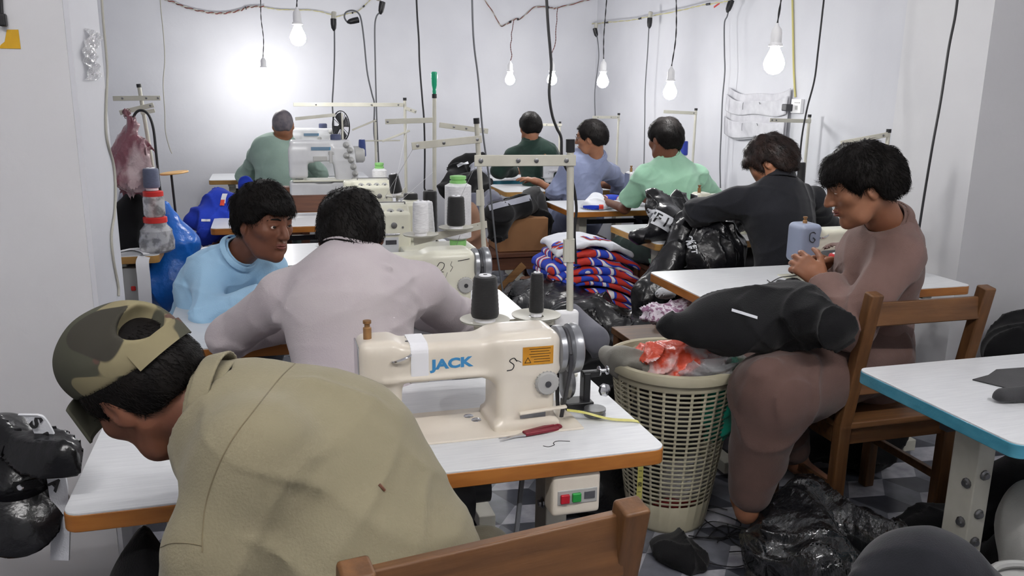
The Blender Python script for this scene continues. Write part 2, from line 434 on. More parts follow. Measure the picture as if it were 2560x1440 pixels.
wallbox('wall_front_right', XR - 0.012, 3.9, RY0, RY1, M['wall_grey'])
wallbox('wall_near_left', -2.6, -2.5, -2.4, JY0, M['wall_grey'])
wallbox('wall_near_right', 3.78, 3.9, -2.4, RY0, M['wall_grey'])
wallbox('wall_near_back', -2.6, 3.9, -2.5, -2.4, M['wall_grey'])
wallbox('ceiling', -2.6, 3.9, -2.5, YB + 0.1, M['ceiling'], ZC, ZC + 0.1)
# white painted lining on the end faces of the two piers
wallbox('trim_1', JX, JX + 0.012, JY0 + 0.006, JY1, M['wall'])

# ------------------------------------------------------------------ camera and world
cam = bpy.data.cameras.new('camera'); co = bpy.data.objects.new('camera', cam); COL.objects.link(co)
cam.sensor_fit = 'HORIZONTAL'; cam.sensor_width = 36.0; cam.lens = 36.0 * FPX / 2560.0; cam.clip_start = 0.05; cam.clip_end = 60
co.location = (0, 0, EYE)
co.rotation_euler = (Euler((0, 0, -YAW)).to_matrix() @ Euler((PI / 2 - PITCH, 0, 0)).to_matrix() @ Euler((0, 0, ROLL)).to_matrix()).to_euler()
S.camera = co
w = bpy.data.worlds.new('World'); S.world = w; w.use_nodes = True
w.node_tree.nodes['Background'].inputs['Color'].default_value = (0.8, 0.85, 1, 1); w.node_tree.nodes['Background'].inputs['Strength'].default_value = 0.05
S.view_settings.view_transform = 'Standard'; S.view_settings.look = 'None'; S.view_settings.gamma = 1; S.view_settings.use_curve_mapping = False
S.view_settings.exposure = 1.62
S.cycles.max_bounces = 8; S.cycles.diffuse_bounces = 5; S.cycles.use_denoising = True; S.cycles.use_adaptive_sampling = True; S.cycles.adaptive_threshold = 0.02; S.cycles.sample_clamp_indirect = 6

# ------------------------------------------------------------------ hanging bulbs
GLOW = bpy.data.materials.new('lit_bulb'); GLOW.use_nodes = True
gb = GLOW.node_tree.nodes['Principled BSDF']; gb.inputs['Base Color'].default_value = (1, 1, 1, 1)
gb.inputs['Emission Color'].default_value = (1.0, 0.985, 0.97, 1); gb.inputs['Emission Strength'].default_value = 60.0
GLOW2 = GLOW.copy(); GLOW2.name = 'bright_lit_bulb'; GLOW2.node_tree.nodes['Principled BSDF'].inputs['Emission Strength'].default_value = 105.0
def bulb(px, py, Y, label, top=None, group='lit bulbs hanging in the workshop', m='blackrubber', r=0.04, loc=None, glow=None):
    c = at(px, py, Y=Y) if loc is None else V(*loc); t = thing('hanging_bulb', label, 'light bulb', c, 0, group)
    g = MB().lathe((0, 0, 0), [(0.002, -r), (r * .5, -r * .87), (r * .87, -r * .5), (r, 0), (r * .9, r * .45), (r * .66, r * .95), (r * .45, r * 1.4), (r * .42, r * 1.7)], 20)
    mk('bulb', g, glow or GLOW, t, sharp=60)
    z = r * 1.66
    mk('holder', MB().lathe((0, 0, z), [(.027, 0), (.026, .008), (.021, .012), (.021, .05), (.018, .062), (.008, .075), (.005, .085)], 20), M['white'], t)
    top = V(0, 0, ZC - c[2]) if top is None else np.asarray(top) - c
    a = V(0, 0, z + .08); pts = [a + (top - a) * k + V(rnd.uniform(-1, 1), rnd.uniform(-1, 1), 0) * (.012 if 0 < k < 1 else 0) for k in np.linspace(0, 1, 9)]
    b = MB(); sp = spline(pts, 60); ph = np.linspace(0, 60, 61)[:, None]
    b.tube(sp + np.hstack([np.cos(ph), np.sin(ph), 0 * ph]) * .0022, .0022, 6); b.tube(sp - np.hstack([np.cos(ph), np.sin(ph), 0 * ph]) * .0022, .0022, 6)
    mk('cord', b, M[m], t)
    return t
HUB1, HUB2 = at(1285, 50, Y=7.94), at(1394, 22, Y=7.94)
bulb(1935, 160, 2.95, 'lit bulb in a ribbed white holder, largest of the bulbs along the right wall')
bulb(1675, 232, 4.6, 'lit bulb hanging over the man in the mint green shirt')
bulb(1507, 205, 5.5, 'lit bulb on a black flex over the man in the slate blue shirt')
bulb(1380, 200, 6.6, 'lit bulb on a twisted flex, second from the left of the row of five', top=HUB2, m='redcable')
bulb(1275, 200, 6.8, 'lit bulb leftmost of the row of five, hung from the twisted wire', top=HUB1, m='redcable')
bulb(745, 95, 4.6, 'lit bulb hung high at the left, above and right of the bald man', glow=GLOW2)
bulb(660, 190, 7.3, 'lit bulb low against the back wall, left of the bald man\'s head', glow=GLOW2)
bulb(0, 0, 0, 'unseen bulb added above the view to brighten the left pier', loc=(1.0, 2.75, 2.25))  # added bulb out of view, brightens the pier end and tabletops
TUBE = bpy.data.materials.new('fill_tube_glow'); TUBE.use_nodes = True  # fill lamps added overhead, never in view, to brighten the near walls
gt = TUBE.node_tree.nodes['Principled BSDF']; gt.inputs['Emission Color'].default_value = (1.0, 0.98, 0.96, 1); gt.inputs['Emission Strength'].default_value = 52.0
for q, lab in (((-.4, .1), 'unseen fill light added on the ceiling above the viewer, left one'), ((1.7, .1), 'unseen fill light added on the ceiling above the viewer, right one')):
    t = thing('fill_tube', lab, 'fill light', (q[0], q[1], ZC - .1), 0, 'unseen fill lights added above the viewer')
    mk('tube', MB().cyl((-.58, 0, 0), (.58, 0, 0), .019), TUBE, t); mk('batten', MB().box((0, 0, .07), (1.22, .06, .06)).box((-.6, 0, .02), (.02, .04, .06)).box((.6, 0, .02), (.02, .04, .06)), M['white'], t, bev=.004)
# ------------------------------------------------------------------ sewing tables
TZ = 0.75
def rrect(x0, x1, y0, y1, r, n=5):
    P = []
    for cx, cy, a in ((x1 - r, y1 - r, 0), (x0 + r, y1 - r, 90), (x0 + r, y0 + r, 180), (x1 - r, y0 + r, 270)):
        for i in range(n + 1):
            q = math.radians(a + 90 * i / n); P.append((cx + r * math.cos(q), cy + r * math.sin(q)))
    return P
def table(x, y, W, D, label, band='band', group='white topped sewing tables', zt=TZ, motor=True, bolts=False):
    t = thing('sewing_table', label, 'sewing table', (x, y, 0), 0, group)
    mk('tabletop', MB().prism(rrect(0.0015, W - .0015, .0015, D - .0015, .028), zt - .036, zt), M['lam'], t, bev=.0015)
    mk('edge_band', MB().prism(rrect(0, W, 0, D, .029), zt - .038, zt - .0035), M[band], t, bev=.003)
    for lx in (.17, W - .17):
        b = MB().box((lx, D / 2, .36), (.055, .085, .66)).box((lx, D / 2, .70), (.05, D * .8, .022)).box((lx, D / 2, .045), (.06, D * .85, .05))
        g = mk('leg', b, M['steel'], t, bev=.004)
        for dz in (.33, .41, .52) if bolts else ():
            for c_, a_ in (((lx - .0275, D / 2 - .02, dz), (-1, 0, 0)), ((lx, D / 2 - .0425, dz + .03), (0, -1, 0))): mk('bolt', MB().lathe(c_, [(.014, 0), (.014, .004), (.009, .007), (.008, .012)], 10, axis=a_), M['dullmetal'], g)
    mk('crossbar', MB().box((W / 2, D / 2, .16), (W - .4, .04, .04)), M['darkgrey'], t, bev=.003)
    mk('rear_rail', MB().box((W / 2, D / 2 + .12, .62), (W - .36, .03, .03)), M['darkgrey'], t, bev=.003)
    if motor:
        mk('motor', MB().lathe((W * .5, D * .55, .56), [(.05, 0), (.095, .01), (.1, .06), (.1, .19), (.085, .22), (.04, .225), (.04, .27)], 20, axis=(1, 0, 0)).box((W * .55, D * .55, .68), (.14, .1, .07)), M['black'], t)
        mk('pedal', MB().box((W / 2, D * .42, .115), (.3, .2, .014), Euler((.2, 0, 0)).to_matrix()), M['darkgrey'], t, bev=.003)
    return t
table(-.385, 1.53, 1.19, .54, 'white sewing table with brown edge nearest the viewer, under the machine lettered in blue', bolts=True)
table(-.33, 2.51, 1.17, .55, 'white sewing table in front of the man in the pale lilac shirt')
table(-.32, 3.67, 1.18, .53, 'white sewing table behind the boy in the light blue shirt')
table(-.31, 4.75, 1.16, .52, 'white sewing table carrying the farther ivory overlock machine', 'band')
table(-.27, 5.52, 1.14, .56, 'white sewing table with scraps on it under the grey interlock machine', 'band')
table(-.46, 7.26, 1.3, .55, 'white sewing table against the back wall beside the bald man', 'band_pale')
table(-1.62, 4.03, 1.13, .55, 'sewing table with pale wood edge at far left, under the plastic jars', 'band_pale', motor=False)
table(1.55, 2.69, 1.2, .53, 'white sewing table with brown edge in front of the man in brown', bolts=True)
table(1.88, 3.83, 1.18, .62, 'white sewing table half covered by black jackets, beside the man in black', 'band_pale')
table(1.85, 5.0, 1.2, .55, 'white sewing table with a white jersey on it, by the mint green shirt')
table(1.72, 6.1, 1.2, .52, 'white sewing table corner behind the heap of black garments, by the slate blue shirt', 'band_pale')
table(1.62, 6.9, 1.2, .45, 'turquoise edged sewing table beside the man in dark green', 'band_blue')
table(1.57, 1.35, 1.2, .545, 'white sewing table with turquoise edge at the right front', 'band_blue', motor=False, bolts=True)
# on and off switch under the near table
t = thing('switch_box', 'cream motor switch box with red and green buttons under the near table edge', 'switch box', (.6, 1.535, .64))
mk('housing', solid(lambda p: np.minimum(rbox(p, (0, .03, .022), (.055, .028, .048), .008), 9), (-.08, -.02, -.05), (.08, .08, .09), .004), M['cream'], t)
mk('panel', MB().box((.002, .0025, .018), (.09, .004, .034)), M['greyplastic'], t, bev=.002)
mk('button', MB().box((-.027, -.001, .016), (.02, .008, .02)), mat('red_button', (176, 24, 40), .35), t, bev=.002, label='red off button')
mk('button', MB().box((-.001, -.001, .017), (.02, .008, .02)), mat('green_button', (34, 140, 60), .35), t, bev=.002, label='green on button')
mk('rating_plate', MB().box((.029, .0002, .019), (.024, .002, .016)), M['dullmetal'], t)
b = MB()
b.tube(spline([(.5, 1.6, .71), (.47, 1.58, .5), (.4, 1.56, .25), (.36, 1.55, .03)], 30), .006, 8)
single('power_cord', 'grey cord running down from the near table to the floor beside the switch box', 'cord', b, M['greycable'])

# ------------------------------------------------------------------ wooden chairs and stools
def chair(x, y, rz, label, W=.43, D=.40, seat=.45, H=.88, ws=('wood', 'woodz'), rails=((.0, .095),), group='wooden chairs of the sewers', lean=.05, low=None):
    """origin on the floor under the seat centre; the back is at -y"""
    t = thing('wooden_chair', label, 'chair', (x, y, 0), rz, group); h = W / 2 - .02; wx, wz = M[ws[0]], M[ws[1]]
    mk('seat', MB().box((0, 0, seat - .012), (W, D, .024)), wx, t, bev=.005)
    for c_, d_ in (((0, D / 2 - .03), (W - .06, .022)), ((0, -D / 2 + .03), (W - .06, .022)), ((-h, 0), (.022, D - .06)), ((h, 0), (.022, D - .06))): mk('apron', MB().box((*c_, seat - .055), (*d_, .06)), wx, t, bev=.003)
    for s in (-1, 1):
        mk('leg', MB().bar((s * h, D / 2 - .025, 0), (s * h, D / 2 - .025, seat - .024), .042, .042, (1, 0, 0)), wz, t, bev=.005)
        mk('back_post', MB().bar((s * h, -D / 2 + .02, 0), (s * h, -D / 2 + .02, seat), .042, .045, (1, 0, 0)).bar((s * h, -D / 2 + .02, seat - .01), (s * h, -D / 2 - lean, H), .042, .045, (1, 0, 0)), wz, t, bev=.006)
        mk('side_stretcher', MB().box((s * h, 0, .2), (.02, D - .08, .03)), wx, t, bev=.003)
    for z0, hh in rails:
        q = -D / 2 + .02 - (lean + .02) * (H - .03 - z0 - hh / 2 - seat) / (H - seat)
        mk('back_rail', MB().box((0, q, H - .035 - z0 - hh / 2), (W - .06, .022, hh), Euler((-.12, 0, 0)).to_matrix()), wx, t, bev=.004)
    return t
chair(.25, 1.284, math.radians(9), 'wooden chair back in the near foreground, behind the man in khaki', W=.46, H=.9, lean=.07, rails=((-.018, .1),))
chair(2.0, 2.37, 0.0, 'varnished wooden chair with an open back behind the man in brown', W=.47, H=.905, rails=((.0, .075), (.27, .05)), lean=.06)
chair(.29, 5.36, 0.0, 'dark red wooden chair back in front of the grey interlock machine', W=.42, H=.93, ws=('wood_dark', 'wood_dark'), rails=((.02, .1),))
chair(-.55, 5.2, PI / 2, 'low dark wooden chair under the royal blue garments at left', W=.4, H=.62, ws=('wood_dark', 'wood_dark'), rails=((.0, .1),))
def stool(x, y, W, D, H, label, cat='stool', name='wooden_stool', brace=False, ws=('wood_dark', 'wood_dark')):
    t = thing(name, label, cat, (x, y, 0)); wx, wz = M[ws[0]], M[ws[1]]
    mk('seat', MB().box((0, 0, H - .015), (W, D, .03)), wx, t, bev=.004)
    for c_, d_ in (((0, -D / 2 + .04), (W - .1, .025)), ((0, D / 2 - .04), (W - .1, .025)), ((-W / 2 + .04, 0), (.025, D - .1)), ((W / 2 - .04, 0), (.025, D - .1))): mk('apron', MB().box((*c_, H - .075), (*d_, .09)), wx, t, bev=.003)
    for i in (-1, 1):
        for j in (-1, 1): mk('leg', MB().box((i * (W / 2 - .035), j * (D / 2 - .035), (H - .03) / 2), (.055, .055, H - .03)), wz, t, bev=.004)
    if brace: mk('brace', MB().bar((-W / 2 + .05, -D / 2 - .005, H - .33), (-W / 2 + .3, -D / 2 - .005, H - .08), .014, .05), M['ply'], t, bev=.003, label='pale raw timber brace')
    return t
stool(1.62, 5.42, .62, .36, .45, 'dark wooden bench with a pale diagonal brace carrying the cardboard box', 'bench', 'wooden_bench', True)
stool(1.56, 3.12, .3, .3, .5, 'small wooden stool behind the laundry basket, with the floral cloth on it', ws=('wood', 'woodz'))
stool(.2, 2.15, .4, .34, .45, 'wooden stool under the man in the pale lilac shirt')
stool(-.2, 3.38, .36, .22, .42, 'wooden stool under the boy in the light blue shirt')
stool(.1, 6.75, .4, .34, .47, 'wooden stool under the bald man')
stool(2.15, 6.55, .36, .3, .45, 'wooden stool under the man in dark green')
stool(2.2, 5.78, .36, .22, .45, 'wooden stool under the man in slate blue')
stool(2.42, 4.72, .38, .3, .45, 'wooden stool under the man in mint green')
stool(2.42, 3.52, .38, .34, .45, 'wooden stool under the man in black')

# ------------------------------------------------------------------ machines
def lockstitch(x, y, label, enamel='cream', marks='near'):
    t = thing('sewing_machine', label, 'sewing machine', (x, y, TZ))
    def body(p):
        arm = rbox(p, (-.155, 0, .168), (.215, .05, .044), .02)
        head = rbox(p, (-.335, 0, .148), (.042, .048, .075), .018)
        nose = rbox(p, (-.315, 0, .09), (.03, .032, .05), .014)
        pil = rbox(p, (-.008, .0, .1), (.068, .066, .12), .02)
        top = rbox(p, (-.01, .0, .168), (.082, .056, .052), .022)
        foot = rbox(p, (-.008, .0, .004), (.078, .072, .016), .008)
        d = smin(arm, head, .02); d = smin(d, nose, .02); d = smin(d, smin(pil, top, .02), .03); d = smin(d, foot, .02)
        rib = rbox(p, (-.13, -.047, .136), (.2, .008, .004), .004); return smin(d, rib, .012)
    def on(y0=-.12, off=.0004):
        def f(w):
            w = w.copy(); base = w[:, 1].copy(); q = w.copy(); q[:, 1] = y0
            for _ in range(60): q[:, 1] += np.clip(body(q), -.01, .02) * .8
            w[:, 1] = q[:, 1] - off + (base - base.max()) * .2; return w
        return f
    mk('body', solid(body, (-.42, -.1, -.015), (.13, .1, .26), .004), M[enamel], t)
    mk('bed_plate', MB().box((-.14, -.005, .002), (.52, .18, .005)), M[enamel], t, bev=.002)
    mk('handwheel', MB().lathe((.07, 0, .165), [(.03, 0), (.052, .004), (.056, .008), (.056, .02), (.05, .023), (.044, .03), (.05, .036), (.058, .04), (.06, .048), (.058, .06), (.05, .064), (.02, .066), (.018, .06)], 40, axis=(1, 0, 0)), M['greywheel'], t)
    mk('belt', MB().tube(spline([(.1, -.047, .165), (.1, -.03, .2), (.1, .0, .213), (.1, .03, .2), (.1, .045, .15), (.1, .04, .05), (.1, .03, .0)], 30), .005, 8).tube(spline([(.1, -.047, .165), (.1, -.044, .12), (.094, -.03, .05), (.09, -.02, .0)], 20), .005, 8), M['darkgrey'], t)
    d = MB(); d.lathe((.036, -.058, .11), [(.027, 0), (.027, .016), (.024, .02), (.01, .021)], 32, axis=(0, -1, 0))
    for i in range(20):
        q = 2 * PI * i / 20; d.box(((.036) + .0268 * math.cos(q), -.066, .11 + .0268 * math.sin(q)), (.003, .014, .003))
    k = mk('stitch_dial', d, M['greyplastic'], t); mk('dial_centre', MB().lathe((.036, -.079, .11), [(.007, 0), (.007, .002)], 14, axis=(0, -1, 0)), M['darkgrey'], k)
    mk('reverse_lever', MB().bar((-.03, -.076, .045), (.082, -.076, .052), .012, .006), M[enamel], t, bev=.002)
    mk('face_plate', MB().box((-.378, 0, .148), (.004, .08, .13)), M['chrome'], t, bev=.003)
    mk('needle_bar', MB().cyl((-.318, 0, .07), (-.318, 0, .03), .004).cyl((-.318, 0, .03), (-.318, 0, .004), .0012), M['chrome'], t)
    mk('presser_foot', MB().cyl((-.318, .012, .07), (-.318, .012, .016), .004).box((-.318, -.002, .01), (.014, .03, .004)).box((-.318, .01, .018), (.012, .01, .016)), M['chrome'], t)
    mk('tension_post', MB().lathe((-.355, -.01, .236), [(.009, -.016), (.009, .012), (.006, .014), (.006, .02), (.009, .022), (.009, .028)], 16), M['ply'], t)
    mk('thread_guide', MB().tube(spline([(-.31, -.045, .18), (-.305, -.062, .183), (-.28, -.063, .19), (-.265, -.047, .194)], 16), .0028, 7), M['chrome'], t)
    for q in ((-.335, .2228, .0), (-.31, .2222, -.02), (-.315, .2222, .012), (-.27, .2118, -.012), (-.265, .2118, .02)) if marks == 'near' else (): mk('oil_hole', MB().lathe((q[0], q[2], q[1] - .0005), [(.0045, 0), (.0045, .0012)], 10), M['darkgrey'], t)
    mk('oil_sight', MB().lathe((-.045, -.006, .2195), [(.012, 0), (.012, .0012)], 18), M['darkgrey'], t); mk('face_slot', MB().box((-.333, -.048, .155), (.003, .002, .09)), M['darkgrey'], t)
    for q in ((-.12, .035, .004), (-.108, .008, .004)): mk('plate_screw', MB().lathe(q, [(.012, 0), (.011, .002), (.004, .003)], 18), M['chrome'], t)
    mk('plate_hole', MB().lathe((-.06, .04, .0042), [(.009, 0), (.009, .0006)], 14), M['wood_dark'], t)
    mk('base_plate', MB().box((.005, -.067, .028), (.06, .002, .026)), M['dullmetal'], t)
    if marks == 'near':
        blue = mat('blue_lettering', (62, 134, 186), .45)
        mk('brand_lettering', place(text_mesh('JACK', .03, .0004, .0014, sx=1.3), (-.178, -.0524, .166), (1, 0, .02), (0, 0, 1), warp=on()), blue, t, smooth=False, label='blue capital letters JACK')
        mk('tape_wrap', solid(lambda p: np.maximum(np.maximum(rbox(p, (-.2485, 0, .168), (.05, .0525, .0465), .022), -p[:, 0] - .268), p[:, 0] + .229), (-.29, -.07, .1), (-.2, .07, .26), .002, smooth=0), M['paper'], t, sharp=50, label='white tape wrapped round the arm')
        st = mk('warning_label', MB().grid(lambda u, v: (-.022 + .072 * u, -.06, .155 + .042 * v), 8, 6), mat('amber_label', (200, 142, 42), .45, rgb2=(184, 126, 34), nscale=30), t, label='amber warning label with a triangle')
        me = st.data; vv = np.array([tuple(q.co) for q in me.vertices]); vv = on(off=.0008)(vv)
        for q, c in zip(me.vertices, vv): q.co = c
        me.update()
        w = MB(); w.raw([(-.018, -.06, .16), (-.002, -.06, .16), (-.010, -.06, .174)], [(0, 1, 2)]).raw([(-.0155, -.06, .1616), (-.0045, -.06, .1616), (-.010, -.06, .1713)], [(0, 1, 2)], 1)
        w.box((-.01, -.06, .1655), (.004, .0004, .004))
        for i in range(4): w.box((.018, -.06, .192 - i * .006), (.05 - 6e-3 * (i % 2), .0003, .0012))
        for i in range(2): w.box((.023, -.06, .168 - i * .006), (.038, .0003, .0012))
        w.v = [tuple(q) for q in on(off=.0012)(np.array(w.v))]
        for k in range(3, 6): w.v[k] = (w.v[k][0], w.v[k][1] - .0003, w.v[k][2])
        mk('label_print', w, [M['ink'], mat('amber_plain', (200, 142, 42), .45)], st, smooth=False)
        mk('pen_mark', MB().tube(on(off=0)(spline([(-.035, -.06, .166), (-.042, -.06, .174), (-.052, -.06, .168), (-.042, -.06, .158), (-.046, -.06, .148), (-.058, -.06, .146)], 30)), .0012, 5).tube(on(off=0)(spline([(-.04, -.06, .17), (-.03, -.06, .166), (-.025, -.06, .163)], 12)), .0008, 5), M['ink'], t, label='black hand drawn S mark')
    elif marks == 'two':
        mk('pen_mark', MB().tube(on(off=0)(spline([(-.06, -.06, .178), (-.05, -.06, .191), (-.036, -.06, .185), (-.042, -.06, .168), (-.065, -.06, .155), (-.06, -.06, .162), (-.038, -.06, .158)], 30)), .0013, 5).tube(on(off=0)(spline([(-.01, -.06, .193), (-.014, -.06, .18), (-.008, -.06, .173), (-.016, -.06, .158)], 20)), .0009, 5).tube(on(off=0)(spline([(.01, -.06, .193), (.03, -.06, .196), (.05, -.06, .199)], 12)), .0014, 5), M['ink'], t, label='black hand written 2')
    return t
lockstitch(.545, 1.765, 'cream sewing machine with blue lettering and a white tape band, nearest the viewer')
lockstitch(.585, 2.75, 'cream sewing machine with a pen written 2, in front of the lilac shirt', 'ivory', 'two')
bm_ = lockstitch(2.46, 2.95, 'cream sewing machine with a grey head at which the man in brown sews', 'ivory', '')
mk('head_cover', solid(lambda p: rbox(p, (-.345, 0, .155), (.05, .056, .082), .022), (-.42, -.08, .05), (-.27, .08, .26), .004), mat('blue_grey_plastic', (132, 140, 160), .4), bm_, label='blue grey plastic head cover')
mk('pen_mark', MB().tube(spline([(-.335, -.0595, .2), (-.345, -.0597, .207), (-.36, -.0595, .2), (-.36, -.0595, .175), (-.345, -.0595, .165), (-.335, -.0595, .175), (-.345, -.0597, .185)], 30), .0016, 5), M['ink'], bm_)
mk('work_light', MB().lathe((-.37, -.08, .08), [(.008, 0), (.008, .12)], 14, axis=(1, -.1, .02)), M['chrome'], bm_)
lockstitch(2.46, 6.34, 'grey sewing machine whose wheel shows right of the slate blue shirt', 'greygreen', '')
lockstitch(2.72, 5.27, 'sewing machine mostly hidden by the man in mint green', 'greygreen', '')
lockstitch(2.6, 4.1, 'sewing machine mostly hidden by the man in black', 'ivory', '')

def overlock(x, y, label, enamel='ivory', tail=False):
    t = thing('overlock_machine', label, 'overlock machine', (x, y, TZ))
    def body(p):
        d = smin(rbox(p, (.02, .03, .1), (.105, .09, .1), .016), rbox(p, (.01, .06, .185), (.115, .06, .04), .018), .02)
        d = smin(d, rbox(p, (-.115, .06, .165), (.035, .04, .055), .016), .012)
        return np.minimum(d, rbox(p, (.16, .11, .13), (.05, .06, .1), .02)) if tail else d
    mk('body', solid(body, (-.17, -.09, -.02), (.24, .2, .25), .005), M[enamel], t)
    for i in range(4):
        k = mk('tension_knob', MB().lathe((-.055 + i * .045, -.002, .19), [(.017, 0), (.019, .012), (.014, .03), (.008, .034), (.004, .04)], 16, axis=(.1, -1, .25)), M['greyplastic'], t)
        mk('knob_eye', MB().lathe((-.055 + i * .045, -.042, .2), [(.005, 0), (.005, .004)], 10, axis=(.1, -1, .25)), M['darkgrey'], k)
    mk('thread_rail', MB().cyl((-.07, .03, .235), (.11, .03, .235), .003).cyl((-.07, .03, .22), (-.07, .03, .236), .003).cyl((.11, .03, .22), (.11, .03, .236), .003), M['dullmetal'], t)
    mk('oil_sight', MB().lathe((.045, -.06, .14), [(.014, 0), (.014, .005), (.009, .006)], 18, axis=(0, -1, 0)).lathe((.085, -.06, .13), [(.005, 0), (.005, .004)], 12, axis=(0, -1, 0)), M['dullmetal'], t)
    mk('cover_plate', MB().box((.0, -.0615, .045), (.13, .003, .08)), M['greygreen'], t, bev=.002)
    mk('name_plate', MB().box((.03, -.0635, .062), (.05, .002, .02)), M['darkgrey'], t)
    mk('cover_handle', MB().cyl((-.05, -.066, .1), (.07, -.066, .1), .005), M['chrome'], t)
    return t
overlock(.5, 3.86, 'nearer ivory overlock machine with four tension knobs behind the lilac shirt man\'s head', tail=True)
overlock(.575, 4.95, 'farther ivory overlock machine with four knobs, in front of the grey interlock')

def interlock(x, y, label, sc=1.0):
    t = thing('interlock_machine', label, 'interlock machine', (x, y, TZ)); t.scale = (sc,) * 3
    def body(p):
        d = smin(rbox(p, (-.04, 0, .335), (.2, .05, .075), .02), rbox(p, (-.19, 0, .26), (.06, .052, .1), .018), .02)
        q = p - V(.12, 0, 0); q[:, 0] -= (q[:, 2] - .2) * -.12
        d = smin(d, rbox(q, (0, 0, .22), (.075, .06, .15), .02), .03)
        d = smin(d, rbox(p, (.0, -.01, .07), (.25, .085, .07), .016), .02)
        return smax(d, -rbox(p, (-.03, 0, .2), (.06, .2, .07), .02), .012)
    mk('body', solid(body, (-.3, -.13, -.02), (.27, .12, .44), .006), M['greygreen'], t)
    mk('name_strip', MB().box((-.03, -.052, .355), (.15, .003, .022)), mat('blue_grey_strip', (92, 118, 140), .4), t)
    mk('strip_end', MB().box((.03, -.0535, .355), (.03, .002, .018)), mat('blue_strip_end', (48, 134, 176), .4), t)
    mk('thread_guide', MB().box((-.05, -.055, .29), (.09, .012, .03)).box((.02, -.058, .3), (.02, .016, .08)).box((.04, -.056, .325), (.07, .012, .02)), M['greyplastic'], t, bev=.003)
    for a, b_ in ((.12, .38), (.145, .345), (.12, .31), (.15, .28), (.165, .235), (.175, .19), (.17, .15)): mk('tension_knob', MB().lathe((a, -.06, b_), [(.02, 0), (.02, .014), (.014, .028), (.008, .04)], 14, axis=(.15, -1, .1)), M['greyplastic'], t)
    mk('needle_bar', MB().cyl((-.2, -.02, .17), (-.2, -.02, .145), .006).box((-.19, -.02, .148), (.05, .03, .01)).cyl((-.16, -.03, .2), (-.16, -.03, .15), .004), M['chrome'], t)
    mk('work_plate', MB().box((-.03, -.02, .148), (.4, .17, .01)), M['ivory'], t, bev=.003)
    mk('motor', MB().lathe((.15, .03, .31), [(.05, 0), (.055, .01), (.055, .09), (.045, .1)], 20, axis=(1, 0, 0)), M['greyplastic'], t)
    mk('cone_pad', MB().lathe((.06, .0, .41), [(.035, 0), (.035, .03), (.03, .036)], 18), mat('navy_pad', (70, 76, 104), .6), t)
    return t
interlock(.39, 5.78, 'grey interlock machine with a blue name strip, right of the bald man\'s back')
interlock(.42, 7.5, 'grey interlock machine farther back, beyond the bald man\'s shoulder')

# bobbin winder, snips and tape measure on the near table
t = thing('bobbin_winder', 'small black and chrome bobbin winder behind the handwheel on the near table', 'bobbin winder', (.685, 1.8, TZ))
mk('bracket', MB().box((.01, 0, .012), (.07, .05, .018)).box((.03, 0, .05), (.018, .03, .08)).box((.045, .0, .085), (.05, .016, .016)), M['black'], t, bev=.003)
mk('wheel', MB().lathe((-.03, 0, .07), [(.01, 0), (.042, .003), (.044, .01), (.04, .018), (.036, .022), (.01, .024)], 28, axis=(1, 0, 0)), M['dullmetal'], t)
mk('spindle', MB().lathe((.06, 0, .09), [(.004, 0), (.012, .003), (.012, .006), (.004, .008), (.004, .022), (.011, .024), (.011, .027)], 16, axis=(1, 0, 0)).lathe((.07, -.01, .045), [(.006, 0), (.016, .006), (.016, .014), (.006, .02)], 8, axis=(.3, -1, .2)), M['chrome'], t)
mk('bobbin_stack', MB().lathe((.035, -.055, 0), [(.026, 0), (.026, .006), (.023, .008), (.023, .01), (.026, .012), (.026, .018)], 20), M['dullmetal'], t)
t = thing('thread_snips', 'dark red thread snips lying on the near table in front of the machine', 'snips', (.52, 1.665, TZ), math.radians(13))
red = mat('maroon_handle', (110, 22, 38), .35)
mk('handle', MB().bar((.0, .004, .006), (.085, .012, .006), .012, .009), red, t, bev=.003)
mk('handle', MB().bar((.0, -.003, .006), (.085, -.008, .006), .011, .009), red, t, bev=.003)
mk('blade', MB().raw([(0, .008, .003), (0, -.001, .003), (-.065, -.006, .003), (0, .008, .007), (0, -.001, .007), (-.065, -.006, .005)], [(0, 1, 2), (5, 4, 3), (0, 3, 4, 1), (1, 4, 5, 2), (2, 5, 3, 0)]), M['chrome'], t, smooth=False)
mk('blade', MB().raw([(0, .002, .003), (0, -.008, .003), (-.06, .008, .003), (0, .002, .007), (0, -.008, .007), (-.06, .008, .005)], [(0, 1, 2), (5, 4, 3), (0, 3, 4, 1), (1, 4, 5, 2), (2, 5, 3, 0)]), M['chrome'], t, smooth=False)
mk('spring', MB().tube(spline([(.08, .011, .006), (.094, .006, .006), (.094, -.003, .006), (.08, -.008, .006)], 14), .004, 8), red, t)
single('pen_scribble', 'black hand drawn squiggle on the near table top', 'pen mark', MB().tube(spline([(.545, 1.605, TZ), (.555, 1.598, TZ), (.57, 1.604, TZ), (.572, 1.615, TZ), (.585, 1.622, TZ), (.61, 1.614, TZ)], 30), .0011, 5), M['ink'])
ymat = mat('yellow_measuring_tape', (206, 200, 110), .5, rgb2=(190, 184, 96), nscale=40)
def ticks(pts, side, step=2, w=.012, off=.0006):
    b = MB()
    for i in range(1, len(pts) - 1, step):
        tn = nrm(pts[i + 1] - pts[i - 1]); nn = nrm(np.cross(tn, side)); L = .008 if i % (step * 4) else .012
        for s_ in (1, -1): b.box(pts[i] + nn * off * s_, (.0012, L, .0002), np.stack([tn, nrm(side), nn], 1))
    return b
p1 = spline([(.64, 1.72, TZ + .03), (.68, 1.715, TZ + .022), (.74, 1.7, TZ + .006), (.795, 1.68, TZ + .004), (.806, 1.677, TZ - .004)], 40)
